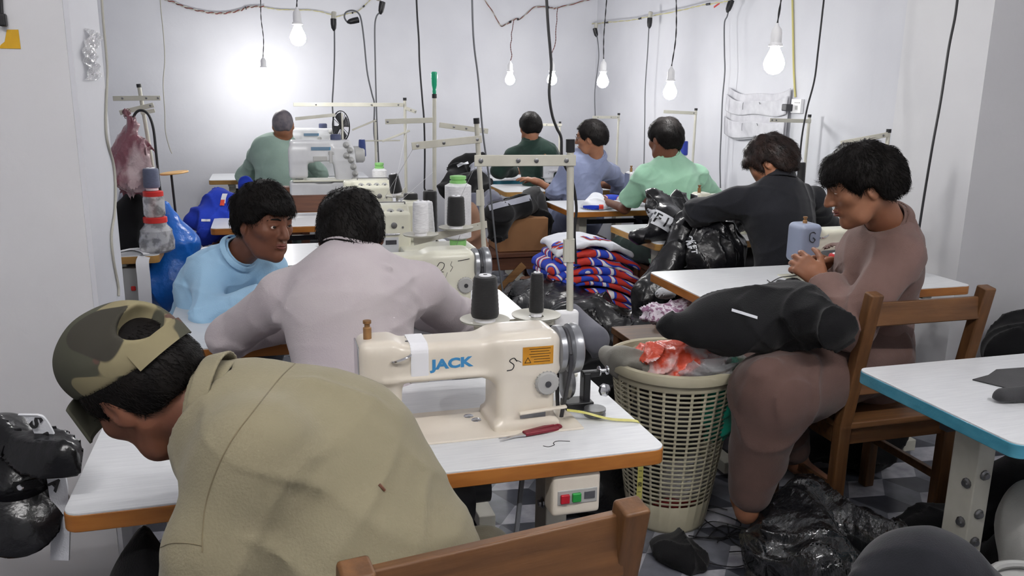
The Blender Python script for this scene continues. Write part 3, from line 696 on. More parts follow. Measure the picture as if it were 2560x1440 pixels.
p1 = np.vstack([p1, spline([(.81, 1.675, TZ - .03), (.812, 1.672, .6), (.806, 1.67, .4), (.812, 1.668, .2), (.81, 1.665, .02)], 70)])
t = thing('measuring_tape', 'yellow measuring tape trailing off the near table and down beside the basket', 'measuring tape', (.8, 1.67, 0)); L0 = np.array(t.location)
sd = np.array([V(.3, 1, .05) if i < 40 else V(-.3, .95, 0) if i < 46 else V(.95, -.3, 0) for i in range(len(p1))])
mk('strip', MB().ribbon(p1, .013, sd, .0007), ymat, t, origin=L0)
mk('tick_marks', ticks(p1[46:], V(.95, -.3, 0), 2), M['ink'], t, origin=L0)
tn = MB()
for k, s_ in enumerate(('52', '53', '54', '55', '56', '57')): place(text_mesh(s_, .012), p1[50 + k * 9] + V(-.001, -.0012, 0), (0, 0, 1), (.95, -.3, 0), tn)
mk('numerals', tn, M['ink'], t, origin=L0, smooth=False)
# ------------------------------------------------------------------ thread stands, cones, cables
def screw(b, c, n=(0, -1, 0), r=.006): b.lathe(c, [(r, 0), (r, .002), (r * .55, .003)], 10, axis=n)
def stand(base, top, label, arms=(), trays=(), r=.009, cap_h=.016, holder=True, group='thread stands of the machines'):
    """pole from base to top; arms = [(point a, point b, height, holes)], trays = [(pole height point, tray centres)] all in room coordinates"""
    base, top = np.asarray(base, float), np.asarray(top, float); t = thing('thread_stand', label, 'thread stand', base, 0, group)
    K = dict(parent=t, origin=base); d = nrm(top - base)
    mk('pole', MB().cyl(base, top, r), M['steel'], **K)
    mk('pole_cap', MB().lathe(top - d * cap_h, [(r * 1.25, 0), (r * 1.25, cap_h + .004)], 16, axis=d), M['black'], **K)
    mk('base', MB().lathe(base, [(.022, 0), (.022, .006), (.014, .01), (.014, .02)], 20, axis=d), M['steel'], **K)
    if holder:
        p = base + (top - base) * .55; mk('pole_joint', MB().cyl(p - d * .03, p + d * .03, r * 1.3).box(p + V(-.012, -.004, 0), (.014, .012, .058)), M['steel'], **K)
    for a, b_, hh, holes in arms:
        a, b_ = np.asarray(a, float), np.asarray(b_, float); x = nrm(b_ - a); q = nrm(np.cross((0, 0, 1), x)); z = np.cross(x, q)
        off = q * (-r if q[1] > 0 else r); L = np.linalg.norm(b_ - a); n = q if q[1] < 0 else -q
        m = mk('arm', MB().box((a + b_) / 2 + n * (r + .002), (L, .004, hh), np.stack([x, q, z], 1)), M['steel'], bev=.0018, **K)
        for h in holes: s = MB(); screw(s, a + x * L * h + n * (r + .004), n, min(.006, hh * .22)); mk('screw', s, M['dullmetal'], m, origin=base)
    for c, cs in trays:
        c = np.asarray(c, float)
        far = max((np.asarray(e, float) for e in cs), key=lambda e: np.linalg.norm(e - c)); x = nrm(far - c)
        mk('tray_arm', MB().bar(c - x * .02, far + x * .03, .004, .028), M['steel'], bev=.0015, **K)
        for e in cs:
            e = np.asarray(e, float); g = mk('spool_tray', MB().lathe(e + V(0, 0, .015), [(.062, .003), (.064, .006), (.05, .002), (.02, 0), (.02, .002), (.05, .004), (.06, .007), (.064, .007)], 30, caps=False), M['steel'], **K)
            mk('spool_pin', MB().cyl(e + V(0, 0, .01), e + V(0, 0, .1), .004), M['steel'], g, origin=base)
    return t
WRAP = {}
def cone(c, rb, rt, h, color, label, group=None, tip='paper', name='thread_cone', lean=(0, 0, 1), ends=None):
    c = np.asarray(c, float); t = thing(name, label, 'thread spool', c, 0, group); d = nrm(lean)
    if color not in WRAP:
        WRAP[color] = mat('thread_%02x%02x%02x' % color, color, .7, rgb2=tuple(int(x * .9) for x in color), nscale=60, nstretch=(1, 1, 8), bump=.5, bscale=50, bstretch=(1, 1, 14), bdist=.002, sheen=.2)
    pr = [(rb * .93, .012), (rb, .02)] + [(rb + (rt - rb) * k + .0006 * (i % 2), .02 + (h - .03) * k) for i, k in enumerate(np.linspace(.08, .96, 15))] + [(rt, h - .008), (rt * .9, h - .002), (rt * .5, h)]
    mk('winding', MB().lathe((0, 0, 0), pr, 28, axis=d), WRAP[color], t)
    mk('tube_end', MB().lathe((0, 0, 0), [(rb * .75, 0), (rb * .75, .013)], 24, axis=d), M[tip] if ends is None else ends, t)
    mk('tube_end', MB().lathe(d * (h - .001), [(rt * .55, 0), (rt * .55, .0015), (rt * .5, .0035), (rt * .2, .0035)], 24, axis=d), M[tip] if ends is None else ends, t)
    mk('tube_bore', MB().lathe(d * (h + .0024), [(rt * .18, 0), (rt * .18, .0006)], 14, axis=d), M['ink'], t)
    return t
BK, WH, NB = (20, 20, 22), (232, 232, 235), (44, 62, 120)
# near stand
nb = at(1424, 938, Z=TZ + .005); nt = at(1426, 352, Y=nb[1])
pz = lambda z, a=None, b=None: (nb if a is None else a) + ((nt if b is None else b) - (nb if a is None else a)) * ((z - (nb if a is None else a)[2]) / ((nt if b is None else b)[2] - (nb if a is None else a)[2]))
def onY(px, py, y): return at(px, py, Y=y)
e1, e2 = onY(1340, 806, nb[1] - .02), onY(1212, 818, nb[1] - .02)
stand(nb, nt, 'white thread stand on the near table, tallest in the foreground with a long top arm', arms=[(onY(1183, 401, nb[1]), onY(1436, 400, nb[1]), .028, (.06, .42, .6, .9))], trays=[(pz(e1[2]), [e1, e2])], r=.0092, cap_h=.028)
single('pole_clamp', 'white bracket holding the near thread stand behind the handwheel', 'bracket', solid(lambda p: rbox(p, pz(.895) - V(.012, .0, 0), (.034, .014, .042), .008), pz(.895) - V(.08, .05, .08), pz(.895) + V(.06, .05, .08), .004), M['white'])
cone(e2 + V(0, 0, .017), .036, .03, .118, BK, 'wide black thread cone on the near stand, behind the cream machine', 'black thread cones')
cone(e1 + V(0, 0, .017), .0195, .0165, .115, BK, 'slim black thread cone on the near stand beside its pole', 'black thread cones')
# lilac stand
lb = at(1216, 722, Z=TZ + .005); lt = at(1191, 298, Y=lb[1])
w1, w2 = onY(1052, 600, lb[1] - .1), onY(1140, 582, lb[1] - .06)
stand(lb, lt, 'white thread stand holding a white and a black cone behind the lilac shirt man', arms=[(onY(1028, 365, lb[1]), onY(1203, 347, lb[1]), .027, (.08, .45, .93))], trays=[(pz(w1[2] + .03, lb, lt), [w1, w2])], r=.0092)
cone(w1 + V(0, 0, .017), .029, .027, .122, WH, 'white thread cone on the tray of the lilac man\'s stand')
cone(w2 + V(0, 0, .017), .034, .03, .118, BK, 'black thread cone on a tray right of the white cones', 'black thread cones')
# stand with the screwdriver
sb = at(1088, 612, Z=TZ + .005); sb = V(.79, 4.1, TZ + .005); stp = at(1086, 237, Y=4.1)
stand(sb, stp, 'rusty white thread stand with a green screwdriver stuck on its top', arms=[(onY(962, 304, 4.1), onY(1082, 300, 4.1), .025, (.05,)), (onY(1098, 312, 4.1), onY(1220, 328, 4.06), .025, (.3, .55, .9))], trays=[(pz(.84, sb, stp), [V(.72, 3.98, .8)])], r=.0098, holder=False)
t = thing('screwdriver', 'green handled screwdriver standing on top of the thread stand pole', 'screwdriver', stp + V(0, 0, .004))
gm = mat('green_translucent_plastic', (22, 150, 110), .25, coat=.3)
mk('handle', MB().lathe((0, 0, .0), [(.008, 0), (.01, .012), (.0085, .022), (.0125, .04), (.0155, .08), (.0155, .098), (.011, .104)], 12), gm, t)
mk('ferrule', MB().cyl((0, 0, -.006), (0, 0, .004), .008), M['black'], t)
GR = mat('pale_green_plastic', (140, 200, 120), .45)
def big(c, label, h=.235, r=.05):
    c = np.asarray(c, float); t = thing('thread_tube', label, 'thread spool', c, 0, 'large white thread tubes with green ends')
    mk('winding', MB().lathe((0, 0, .03), [(r * .6, 0), (r, .012), (r * .985, h * .5), (r * .98, h - .012), (r * .62, h)], 30), WRAP[WH], t)
    mk('end_ring', MB().lathe((0, 0, 0), [(r * .55, 0), (r * .62, .004), (r * .62, .026), (r * .5, .032)], 24), GR, t); mk('end_ring', MB().lathe((0, 0, h + .026), [(r * .5, 0), (r * .62, .004), (r * .62, .014), (r * .52, .016), (r * .52, .02), (r * .6, .023), (r * .6, .036), (r * .4, .038)], 24), GR, t)
q = V(.705, 3.42, .83)
cone(V(.735, 3.93, TZ), .03, .027, .23, WH, 'white thread cone in front of the black tubes, right of the nearer overlock', lean=(-.06, 0, 1))
single('machine_block', 'cream machine bed on the table behind the ivory machine, under the large white tube', 'machine bed', solid(lambda p: rbox(p, (.74, 3.8, TZ + .021), (.17, .1, .022), .008), (.5, 3.65, .7), (1.0, 3.95, .85), .006), M['ivory'])
big(V(.835, 3.76, TZ + .043), 'large white thread tube with pale green ends behind the ivory machine', h=.26, r=.062)
big(V(at(950, 505, Y=5.1)[0], 5.1, TZ), 'large white thread tube with a green end beside the farther overlock', h=.25, r=.045)
for px, lab in ((1010, 'black thread tube with a pale top standing left of the large white tube'), (1063, 'tall black thread tube right beside the large white tube')):
    a = at(px + 10 if px < 1050 else px, 640 if px < 1050 else 640, Y=3.75)
    pale = px < 1050; c0 = V(a[0] + (.06 if pale else .075), 4.02, TZ)
    cone(c0, .036, .034, .26 if pale else .27, BK, lab, 'black thread cones', tip='greyplastic' if pale else 'black')
cone(at(992, 487, Y=4.55) * V(1, 1, 1), .034, .026, .115, BK, 'leaning black thread cone on a tray right of the farther overlock', 'black thread cones', lean=(-.16, 0, 1))
# stands of the back machines
def simple(px, top_y, v, label, ax0, ay0, ax1, ay1, u=None, trays=(), extra=(), holes=(.2, .7, .95), dx=0, cap_h=.012):
    tp = at(px, top_y, Y=v); bs = V(tp[0] + dx, v, TZ + .003)
    return stand(bs, tp, label, arms=[(onY(ax0, ay0, v), onY(ax1, ay1, v), .022, holes)] + list(extra), trays=trays, r=.0088, cap_h=cap_h, holder=False)
c0 = at(992, 492, Y=4.55); rs = at(1012, 248, Y=5.0)
simple(1012, 246, 5.05, 'white thread stand with a very long arm pointing left, right of the black fan', 733, 261, 1008, 262, extra=[(onY(1012, 270, 5.05), onY(1040, 280, 5.05), .02, (.5, .9)), (onY(955, 353, 5.05), onY(1024, 326, 5.05), .012, ())], trays=[(V(rs[0], 5.05, c0[2] - .02), [c0 - V(0, 0, .016)])])
simple(938, 300, 5.95, 'thin thread stand behind the grey interlock with a blue cone', 738, 297, 838, 287, extra=[(onY(880, 325, 5.95), onY(940, 300, 5.95), .012, ()), (onY(900, 352, 5.95), onY(1000, 351, 5.95), .01, ())], holes=())
cone(at(906, 395, Y=5.8), .026, .022, .125, NB, 'navy blue thread cone right of the grey interlock machine')
simple(347, 212, 4.3, 'white thread stand at far left beside the white pier, hung with a plastic bag', 283, 246, 402, 245, extra=[(onY(300, 282, 4.3), onY(385, 262, 4.3), .022, (.1, .9)), (onY(352, 282, 4.3), onY(388, 276, 4.3), .018, ())], dx=.06)
simple(1400, 305, 7.15, 'white thread stand right of the man in dark green', 1340, 312, 1404, 312, holes=(.4, .8))
simple(1547, 284, 6.45, 'white thread stand right of the man in slate blue', 1480, 293, 1546, 293, extra=[(onY(1545, 296, 6.45), onY(1547, 303, 6.45), .02, ())])
simple(1740, 272, 5.4, 'white thread stand right of the man in mint green', 1657, 279, 1741, 283, holes=(.9,))
simple(2024, 288, 4.35, 'white thread stand in front of the white pocket hanging', 1922, 300, 2025, 303, holes=(.05, .15), trays=[(V(at(2018, 470, Y=4.35)[0], 4.35, at(2000, 470, Y=4.25)[2] - .02), [V(*at(2000, 470, Y=4.25)) - V(0, 0, .018)])])
simple(2222, 325, 3.14, 'white thread stand over the young man in brown', 2097, 358, 2215, 336, holes=(.05, .5, .9))
cone(at(1708, 392, Y=5.35), .03, .028, .11, (30, 52, 150), 'blue thread cone beside the mint green shirt man\'s head')
cone(at(2000, 470, Y=4.25), .024, .02, .15, BK, 'tall black thread cone right of the man in black', 'black thread cones')
c_ = at(2088, 668, Y=2.84); cone(V(c_[0] + .0, 2.84, TZ), .032, .03, .125, (196, 36, 40), 'red thread cone on the table by the hands of the man in brown')
cone(at(2133, 640, Y=3.05) * V(1, 1, 0) + V(0, 0, TZ), .026, .024, .12, BK, 'black thread cone behind the red cone', 'black thread cones')
# black round fan on the interlock stand
t = thing('desk_fan', 'small round black and grey fan over the grey interlock machine', 'fan', at(853, 316, Y=6.0) * V(1, 1, 1))
g = MB()
for k in range(10):
    q = PI * k / 10; g.tube([(.055 * math.cos(a) * math.cos(q) if 0 else .058 * math.cos(a), .03 * math.sin(q) * (1), .105 * math.sin(a)) for a in np.linspace(0, 2 * PI, 28)][:-1], .0025, 5, closed=True) if k in (0, 5) else None
for k in range(12):
    q = 2 * PI * k / 12; g.tube([(.0, -.035, .0), (.03 * math.cos(q), -.03, .055 * math.sin(q)), (.058 * math.cos(q), 0, .105 * math.sin(q))], .0018, 5)
mk('guard', g, M['black'], t)
bl = MB()
for k in range(4):
    q = 2 * PI * k / 4 + .4; bl.grid(lambda u, v: ((.008 + .044 * u) * math.cos(q + (v - .5) * .9), .012 * (v - .5) + .006, (.014 + .08 * u) * math.sin(q + (v - .5) * .9)), 4, 5)
mk('blade', bl, M['darkgrey'], t, solid=.002)
mk('motor', MB().lathe((0, .0, 0), [(.02, 0), (.022, .02), (.018, .05)], 18, axis=(0, 1, 0)), M['darkgrey'], t)
mk('bracket', MB().box((.005, -.04, -.01), (.012, .004, .2)).bar((.005, .02, -.1), (.005, .02, -.44), .012, .01, (1, 0, 0)), M['steel'], t)

# ---- hanging power cords
def cordline(px, Y, n=70): return spline([at(x, y, Y=Y) if not isinstance(Y, tuple) else at(x, y, X=Y[0]) for x, y in px], n)
def plughead(b, p, d, s=1.0): d = nrm(d); b.lathe(p, [(.004 * s, -.03 * s), (.011 * s, -.018 * s), (.013 * s, 0), (.013 * s, .022 * s), (.008 * s, .024 * s)], 12, axis=d)
def cord(label, px, Y, r=.0042, m='blackrubber', plug=None, socket=None, to_ceiling=True, end=None, group='power cords hanging from the ceiling'):
    pts = cordline(px, Y)
    if to_ceiling: pts = np.vstack([[pts[0] + V(.0, 0, ZC - pts[0][2])], pts])
    if end is not None: pts = np.vstack([pts, spline([pts[-1], np.asarray(end, float)], 6)])
    t = thing('power_cord', label, 'power cord', pts[0], 0, group); o = pts[0]
    mk('cable', MB().tube(pts, r, 8), M[m], t, origin=o)
    if plug is not None: b = MB(); plughead(b, pts[0] if not to_ceiling else pts[1], plug, 1.6); mk('plug', b, M['black'], t, origin=o)
    if socket is not None: mk('socket', MB().lathe(pts[0] + V(*socket), [(.012, 0), (.017, .004), (.018, .05), (.012, .055)], 14, axis=(.1, 0, 1)), M['palecable'], t, origin=o)
    return t
cord('black power cord dropping behind the ivory overlock, left of the green screwdriver', [(1040, -30), (1043, 40), (1047, 100), (1049, 160), (1056, 250), (1060, 300), (1062, 380), (1061, 470)], 4.65, .005, end=(.9, 4.7, .79))
cord('dark cord dropping past the lilac man\'s stand to the bench', [(1180, -30), (1182, 60), (1186, 120), (1196, 200), (1207, 330), (1222, 440), (1234, 560), (1243, 640), (1262, 760)], 3.3, .0038, 'greycable')
cord('thick black cord in the middle, bending to the right past the second bulb', [(1365, -30), (1370, 60), (1376, 130), (1378, 170), (1373, 230), (1380, 285), (1392, 320), (1403, 345), (1406, 400), (1430, 450), (1441, 520), (1436, 580), (1440, 660)], 3.6, .0068)
cord('black cord hanging on the right in front of the white pocket hanging', [(2063, -30), (2046, 120), (2036, 200), (2018, 270), (2005, 340), (1997, 420), (1985, 505)], 4.0, .0048)
cord('long black cord sloping down the right pier', [(2398, -40), (2388, 40), (2372, 120), (2352, 250), (2332, 360), (2312, 480), (2298, 570)], 2.98, .0052, end=(2.72, 2.96, .82))
YW = (3.06,)
cord('grey cord with a black angled plug, left of the white pocket hanging', [(1824, 14), (1818, 40), (1811, 60), (1811, 130), (1812, 180), (1806, 250), (1803, 330), (1800, 400), (1801, 470)], YW, .0048, 'greycable', plug=(.3, 0, .9), socket=(0, 0, .03), to_ceiling=False)
cord('grey cord with a black plug in the middle of the yellow wire', [(1624, 56), (1622, 75), (1619, 130), (1613, 220), (1612, 300), (1610, 400), (1608, 440)], YW, .0048, 'greycable', plug=(0, 0, 1), socket=(0, 0, .03), to_ceiling=False)
cord('thin grey cord with a dark plug at the left end of the yellow wire', [(1489, 80), (1494, 100), (1497, 140), (1493, 180), (1487, 230), (1488, 285), (1490, 310)], YW, .0045, 'greycable', plug=(-.3, 0, 1), socket=(0, 0, .03), to_ceiling=False)
cord('grey cord with a dark plug hanging down to the grey interlock machines', [(834, 60), (836, 80), (836, 150), (833, 220), (831, 258), (834, 310), (837, 366)], 6.3, .0052, 'greycable', plug=(0, 0, 1), socket=(0, 0, .03), to_ceiling=False)
cord('grey cord looping round from a black plug before dropping to the thread stand', [(884, 52), (872, 57), (864, 50), (861, 40), (866, 30), (880, 26), (895, 32), (903, 50), (910, 100), (918, 180), (930, 235), (936, 262), (935, 330), (942, 380)], 6.2, .0056, 'greycable', plug=(1, 0, .25), to_ceiling=False)
cord('grey cord from the angled black plug at the top, falling beside the looped cord', [(954, 18), (950, 30), (941, 42), (937, 70), (938, 150), (940, 230), (942, 300), (946, 390), (949, 455)], 6.0, .0052, 'greycable', plug=(.2, 0, 1), socket=(-.02, 0, .04), to_ceiling=False)
cord('thin pale cord hanging loose by the back wall at left with a black tip', [(399, -30), (402, 20), (409, 90), (412, 150), (408, 210), (412, 280), (414, 330), (424, 370), (430, 384)], 7.1, .004, 'palecable')
cord('pale cord running down the white pier at left', [(252, -40), (258, 50), (266, 140), (268, 190), (265, 290), (268, 350), (284, 410), (289, 470), (287, 530), (279, 590), (284, 650), (296, 715), (297, 740)], (JX + .016,), .0036, 'palecable')
cord('black cord with a black socket at the top left on the grey wall', [(1, -40), (3, 10), (5, 40)], JY0 - .012, .004)
single('cord_socket', 'black socket on the grey wall above the yellow tape', 'socket', MB().box(at(7, 50, Y=JY0 - .014), (.016, .022, .03)), M['black'], bev=.004)
# wires strung across
def wire(label, px, Y, m, r=.003, n=90, dots=()):
    pts = cordline(px, Y, n); t = thing('strung_wire', label, 'wire', pts[0], 0, 'wires strung along the walls'); o = pts[0]; ph = np.arange(len(pts))[:, None] * .9
    w = np.hstack([0 * ph, np.sin(ph), np.cos(ph)]) * r * .9
    mk('strand', MB().tube(pts + w, r * .75, 6), M[m], t, origin=o); mk('strand', MB().tube(pts - w, r * .75, 6), M['palecable'], t, origin=o)
    b = MB()
    for k in dots: j = int(k * (len(pts) - 1)); b.tube(pts[max(0, j - 1):j + 2], r * 2.1, 8)
    if dots: mk('tape_joint', b, M['black'], t, origin=o)
wire('red and white twisted wire strung along the back wall at top left', [(395, -6), (430, 4), (470, 20), (520, 31), (560, 33), (600, 26), (622, 18), (660, 16)], 7.955, 'redcable', .006, dots=(.82,))
wire('thin yellowish wire sagging between the two left plugs', [(660, 18), (700, 24), (780, 26), (826, 36), (840, 42), (870, 34), (890, 30), (905, 20), (930, -5)], 7.96, 'yellowcable', .0035, dots=(.7, .9))
wire('brown and black twisted wire strung over the two leftmost bulbs of the row', [(1207, -8), (1235, 35), (1252, 64), (1270, 58), (1287, 48), (1303, 46), (1335, 19), (1365, 18), (1385, 21), (1395, 19), (1440, 8), (1490, -6)], 7.955, 'redcable', .005, dots=(.3, .42, .66))
wire('yellow wire stretched along the right wall holding three plugs', [(1450, 62), (1500, 58), (1530, 55), (1580, 50), (1620, 42), (1700, 26), (1750, 14), (1800, 6), (1822, 2)], (3.1,), 'yellowcable', .004, dots=(.2, .45, .8))
mk('red_tag', MB().bar(at(1785, 18, X=3.1), at(1799, 8, X=3.1), .012, .003, (1, 0, 0)), mat('red_tag', (190, 60, 54), .5), bpy.data.objects['strung_wire.003'], origin=np.array(bpy.data.objects['strung_wire.003'].location))
# sewing threads running from the stands
def thr(label, a, b, sag=.0, m='white', r=.0007):
    a, b = np.asarray(a, float), np.asarray(b, float); single('sewing_thread', label, 'thread', MB().tube([a + (b - a) * k - V(0, 0, sag) * math.sin(PI * k) for k in np.linspace(0, 1, 12)], r, 5), M[m], loc=a, group='threads running down to the machines')
thr('white thread slanting down to the nearer overlock, steepest of the threads', onY(1035, 368, 3.2), (.5, 3.83, 1.0))
thr('white thread from the screwdriver stand arm down to the nearer overlock', onY(1020, 308, 4.1), (.55, 3.88, 1.0))
thr('white thread slanting from the large white tube to the overlock knobs', onY(1082, 430, 3.9), (.58, 3.86, .99))
thr('dark thread hanging from the near stand arm to the cream machine', onY(1150, 588, 2.95), onY(1078, 800, 2.4), .0, 'darkgrey')
thr('white thread from the long top arm to the black cone at left', onY(1193, 405, 3.1), onY(1148, 500, 3.35))
# ---- fittings on the walls
t = thing('wall_socket', 'white wall socket plate with a black plug beside the pocket hanging', 'wall socket', at(1996, 282, X=XR - .001))
mk('plate', MB().box((-.012, 0, .04), (.024, .1, .085)), M['white'], t, bev=.004)
mk('plug', MB().box((-.045, .055, .03), (.05, .052, .042)), M['darkgrey'], t, bev=.006)
mk('switch', MB().box((-.026, -.015, .06), (.004, .05, .006)).box((-.026, -.01, .03), (.004, .02, .024)), M['greyplastic'], t)
o_ = at(1988, 243, X=XR - .008); single('wall_cable', 'yellow cable running up the wall from the socket plate', 'cable', MB().tube(spline([o_, at(1984, 170, X=XR - .008), at(1982, 60, X=XR - .008), at(1980, -40, X=XR - .008)], 30), .006, 8), M['yellowcable'])
def hang(u, v):
    y0, y1 = at(1818, 280, X=3.13)[1], at(1972, 280, X=3.13)[1]; z1, z0 = at(1890, 218, X=3.13)[2], at(1890, 345, X=3.13)[2]
    sag = .05 * math.sin(PI * u) * (v ** 1.5) + .012 * math.sin(9 * u)
    z = z0 + (z1 - z0) * v - sag - .02 * math.sin(PI * u) * (1 - v); x = 3.132 - .012 * abs(math.sin(7 * u + 3 * v)) * (.4 + .6 * (1 - v))
    return V(x, y0 + (y1 - y0) * u, z)
t = thing('pocket_hanging', 'crumpled white cloth hanging with pockets on the right wall', 'wall hanging', hang(.5, 0)); o = np.array(t.location)
cw = cloth('white_pocket_cloth', (205, 205, 210), (188, 188, 194), nscale=14, bump=.5, bscale=60)
mk('backing', MB().grid(lambda u, v: hang(u, v), 30, 24), cw, t, origin=o, solid=.002)
for n_, (a, b_) in enumerate(((.03, .40), (.52, .86))):
    mk('pocket', MB().grid(lambda u, v: hang(u, a + (b_ - a) * v - .03 * math.sin(PI * u) * v) - V(.012 + .02 * math.sin(PI * u) * v + .005 * math.sin(14 * u), 0, 0), 30, 12), cw, t, origin=o, solid=.002)
    mk('thread_end', MB().tube(spline([hang(.35, b_ - .06) - V(.03, 0, 0), hang(.37, b_ - .16) - V(.04, 0, 0), hang(.36, b_ - .22) - V(.034, 0, 0)], 10), .0015, 5), M['darkgrey'], t, origin=o); mk('thread_end', MB().tube(spline([hang(.6, b_ - .05) - V(.03, 0, 0), hang(.64, b_ - .1) - V(.04, 0, 0)], 8), .0018, 5), M['darkgrey'], t, origin=o)
yt = mat('yellow_tape', (206, 160, 30), .3, rgb2=(190, 146, 26), nscale=20, coat=.3)
single('tape_patch', 'yellow tape patch stuck on the grey wall at top left', 'tape', (np.array([at(x, y, Y=JY0 - .0015) for x, y in ((17, 74), (46, 74), (52, 122), (-3, 121), (2, 112), (12, 104))]), [(0, 1, 2, 3, 4, 5)]), yt, smooth=False, solid=.001)
film = mat('clear_tape_film', (235, 235, 236), .08, trans=.55, alpha=.8, bump=1.0, bscale=30, bdist=.02, spec=.8)
def fl(u, v): return V(JX + .016 + .006 * abs(math.sin(13 * u + 9 * v)) + .004 * math.sin(31 * v + 5 * u), at(207 + 34 * u + 6 * math.sin(9 * v), 200 - 125 * v, X=JX + .014)[1], at(225, 200 - 125 * v, X=JX + .014)[2])
single('tape_film', 'crumpled shiny clear tape stuck high on the white pier at left', 'tape', MB().grid(fl, 14, 30), film, smooth=False)
# ------------------------------------------------------------------ people
SKIN = mat('skin', (150, 104, 78), .5, rgb2=(136, 90, 66), nscale=9, bump=.06, bscale=120, bdist=.003, spec=.4, sss=.08)
SKIN_D = mat('skin_deep', (118, 76, 56), .48, rgb2=(100, 62, 46), nscale=9, bump=.06, bscale=120, bdist=.003, spec=.4, sss=.08)
HAIR = mat('black_hair', (15, 13, 13), .6, rgb2=(21, 18, 17), nscale=40, nstretch=(1, 1, .25), spec=.14, bump=.5, bscale=90, bdist=.004)
HAIR_B = mat('brown_black_hair', (38, 25, 21), .5, rgb2=(22, 16, 15), nscale=30, spec=.25, bump=.5, bscale=90, bdist=.004)
HAIR_G = mat('close_cropped_grey_hair', (88, 84, 92), .6, rgb2=(116, 108, 112), nscale=24, bump=.3, bscale=200, bdist=.002)
EYEW = mat('eye_white', (205, 198, 192), .25); IRIS = mat('dark_iris', (36, 24, 18), .15)
LIP = mat('lips', (120, 66, 58), .45)

def basis(f, u):
    f = nrm(f); r = nrm(np.cross(f, u)); return np.stack([r, f, np.cross(r, f)], 1)      # columns: right, forward, up

def head_sdf(q, face=True, ears=True):
    x = np.abs(q[:, 0]); m = np.stack([x, q[:, 1], q[:, 2]], 1)
    d = smin(ell(m, (0, -.012, .03), (.073, .094, .082)), ell(m, (0, .024, -.035), (.057, .062, .078)), .04)
    d = smin(d, chain(m, [(.05, -.012, -.05), (.04, .03, -.085), (0, .062, -.1)], [.02, .019, .02], .02), .03)
    d = smin(d, ell(m, (.043, .05, -.016), (.022, .024, .02)), .02)
    if face:
        d = smin(d, cap(m, (0, .08, .024), (.036, .072, .026), .011, .009), .016)
        d = smax(d, -ell(m, (.032, .092, .006), (.018, .016, .0115)), .014)
        d = smin(d, ell(m, (.031, .07, .005), (.0135, .0135, .0125)), .004)
        d = smin(d, cap(m, (.043, .073, .0105), (.019, .081, .0115), .0045), .006)
        d = smin(d, chain(m, [(0, .082, .018), (0, .098, -.012), (0, .106, -.026)], [.008, .0095, .0115], .01), .012)
        d = smin(d, ell(m, (.0115, .094, -.029), (.009, .011, .008)), .006)
        d = smin(d, cap(m, (.021, .078, -.056), (0, .09, -.0525), .005, .0068), .006)
        d = smin(d, cap(m, (.019, .077, -.064), (0, .087, -.066), .005, .0075), .006)
        d = smax(d, -cap(m, (.022, .086, -.0595), (0, .0975, -.0592), .0022), .004)
        d = smin(d, ell(m, (0, .068, -.1), (.02, .016, .016)), .014)
    if ears:
        e = ell(m - V(.075, -.014, -.008), (0, 0, 0), (.011, .021, .034), np.array([[.93, .36, 0], [-.36, .93, 0], [0, 0, 1.0]]))
        e = smax(e, -ell(m - V(.088, -.008, -.002), (0, 0, 0), (.009, .012, .02)), .006)
        d = smin(d, e, .008)
    return d

def hair_fn(thick=.016, nape=-.07, front=.05, side=-.02, vol=None, seed=1, rough=.003, fr_len=0.0, recede=0.0, bury=.01):
    """hair in head coordinates: a thickened skull cap ending at a hairline"""
    ys = np.array([-.14, -.06, -.035, -.012, .012, .022, .045, .065, .12]); hs = np.array([nape, nape, -.045, -.0, .0, side, side + .02, front, front - fr_len])
    def f(q):
        t = thick + (vol(q) if vol is not None else 0)
        d = ell(q, (0, -.012, .03), (.073, .094, .082)); d = smin(d, cap(q, (0, -.05, -.01), (0, -.035, -.07), .066, .052), .04) - t - lump(q, 70, seed, 5) * rough
        cut = (np.interp(q[:, 1], ys, hs) - q[:, 2]) * .75 + lump(q, 90, seed + 5, 4) * .002
        return smax(smax(d, cut, .012), -(ell(q, (0, -.012, .03), (.073, .094, .082)) + bury), .004)
    return f

def tufts(v, n, crown, R, c, count, L=.03, w=.0012, lift=.05, seed=1, whorl=.3, zmin=-9, cond=None):
    """tapered hair strands lying along the scalp, in room coordinates"""
    r = np.random.RandomState(seed); b = MB(); loc = (v - c) @ R; idx = r.permutation(len(v)); made = 0
    for i in idx:
        if made >= count: break
        if loc[i, 2] < zmin or (cond is not None and not cond(loc[i])): continue
        nn = n[i]; g = v[i] - crown; g = g + np.cross(nn, g) * whorl; g = g + r.normal(size=3) * .02; g = g - nn * (g @ nn); g = nrm(g)
        l = L * (.6 + .8 * r.rand()); s = nrm(np.cross(nn, g)); p0 = v[i] - nn * .003; pts = []
        for k, (t, hgt) in enumerate(((0, 0), (.4, .5), (.75, .8), (1, .75))): pts.append(p0 + g * l * t + nn * (l * lift * hgt * (.3 + r.rand() * .4) + .004 * (k > 0)) + s * l * .15 * r.normal() * t)
        o = len(b.v)
        for k in range(3):
            ww = w * (1, .85, .5)[k]; b.v += [tuple(pts[k] + s * ww), tuple(pts[k] + nn * ww * .8), tuple(pts[k] - s * ww)]
        b.v.append(tuple(pts[3]))
        for k in range(2):
            for j in range(3): j2 = (j + 1) % 3; b.f.append((o + k * 3 + j, o + k * 3 + j2, o + k * 3 + 3 + j2, o + k * 3 + 3 + j))
        for j in range(3): b.f.append((o + 6 + j, o + 6 + (j + 1) % 3, o + 9))
        made += 1
    b.mi = [0] * len(b.f); return b

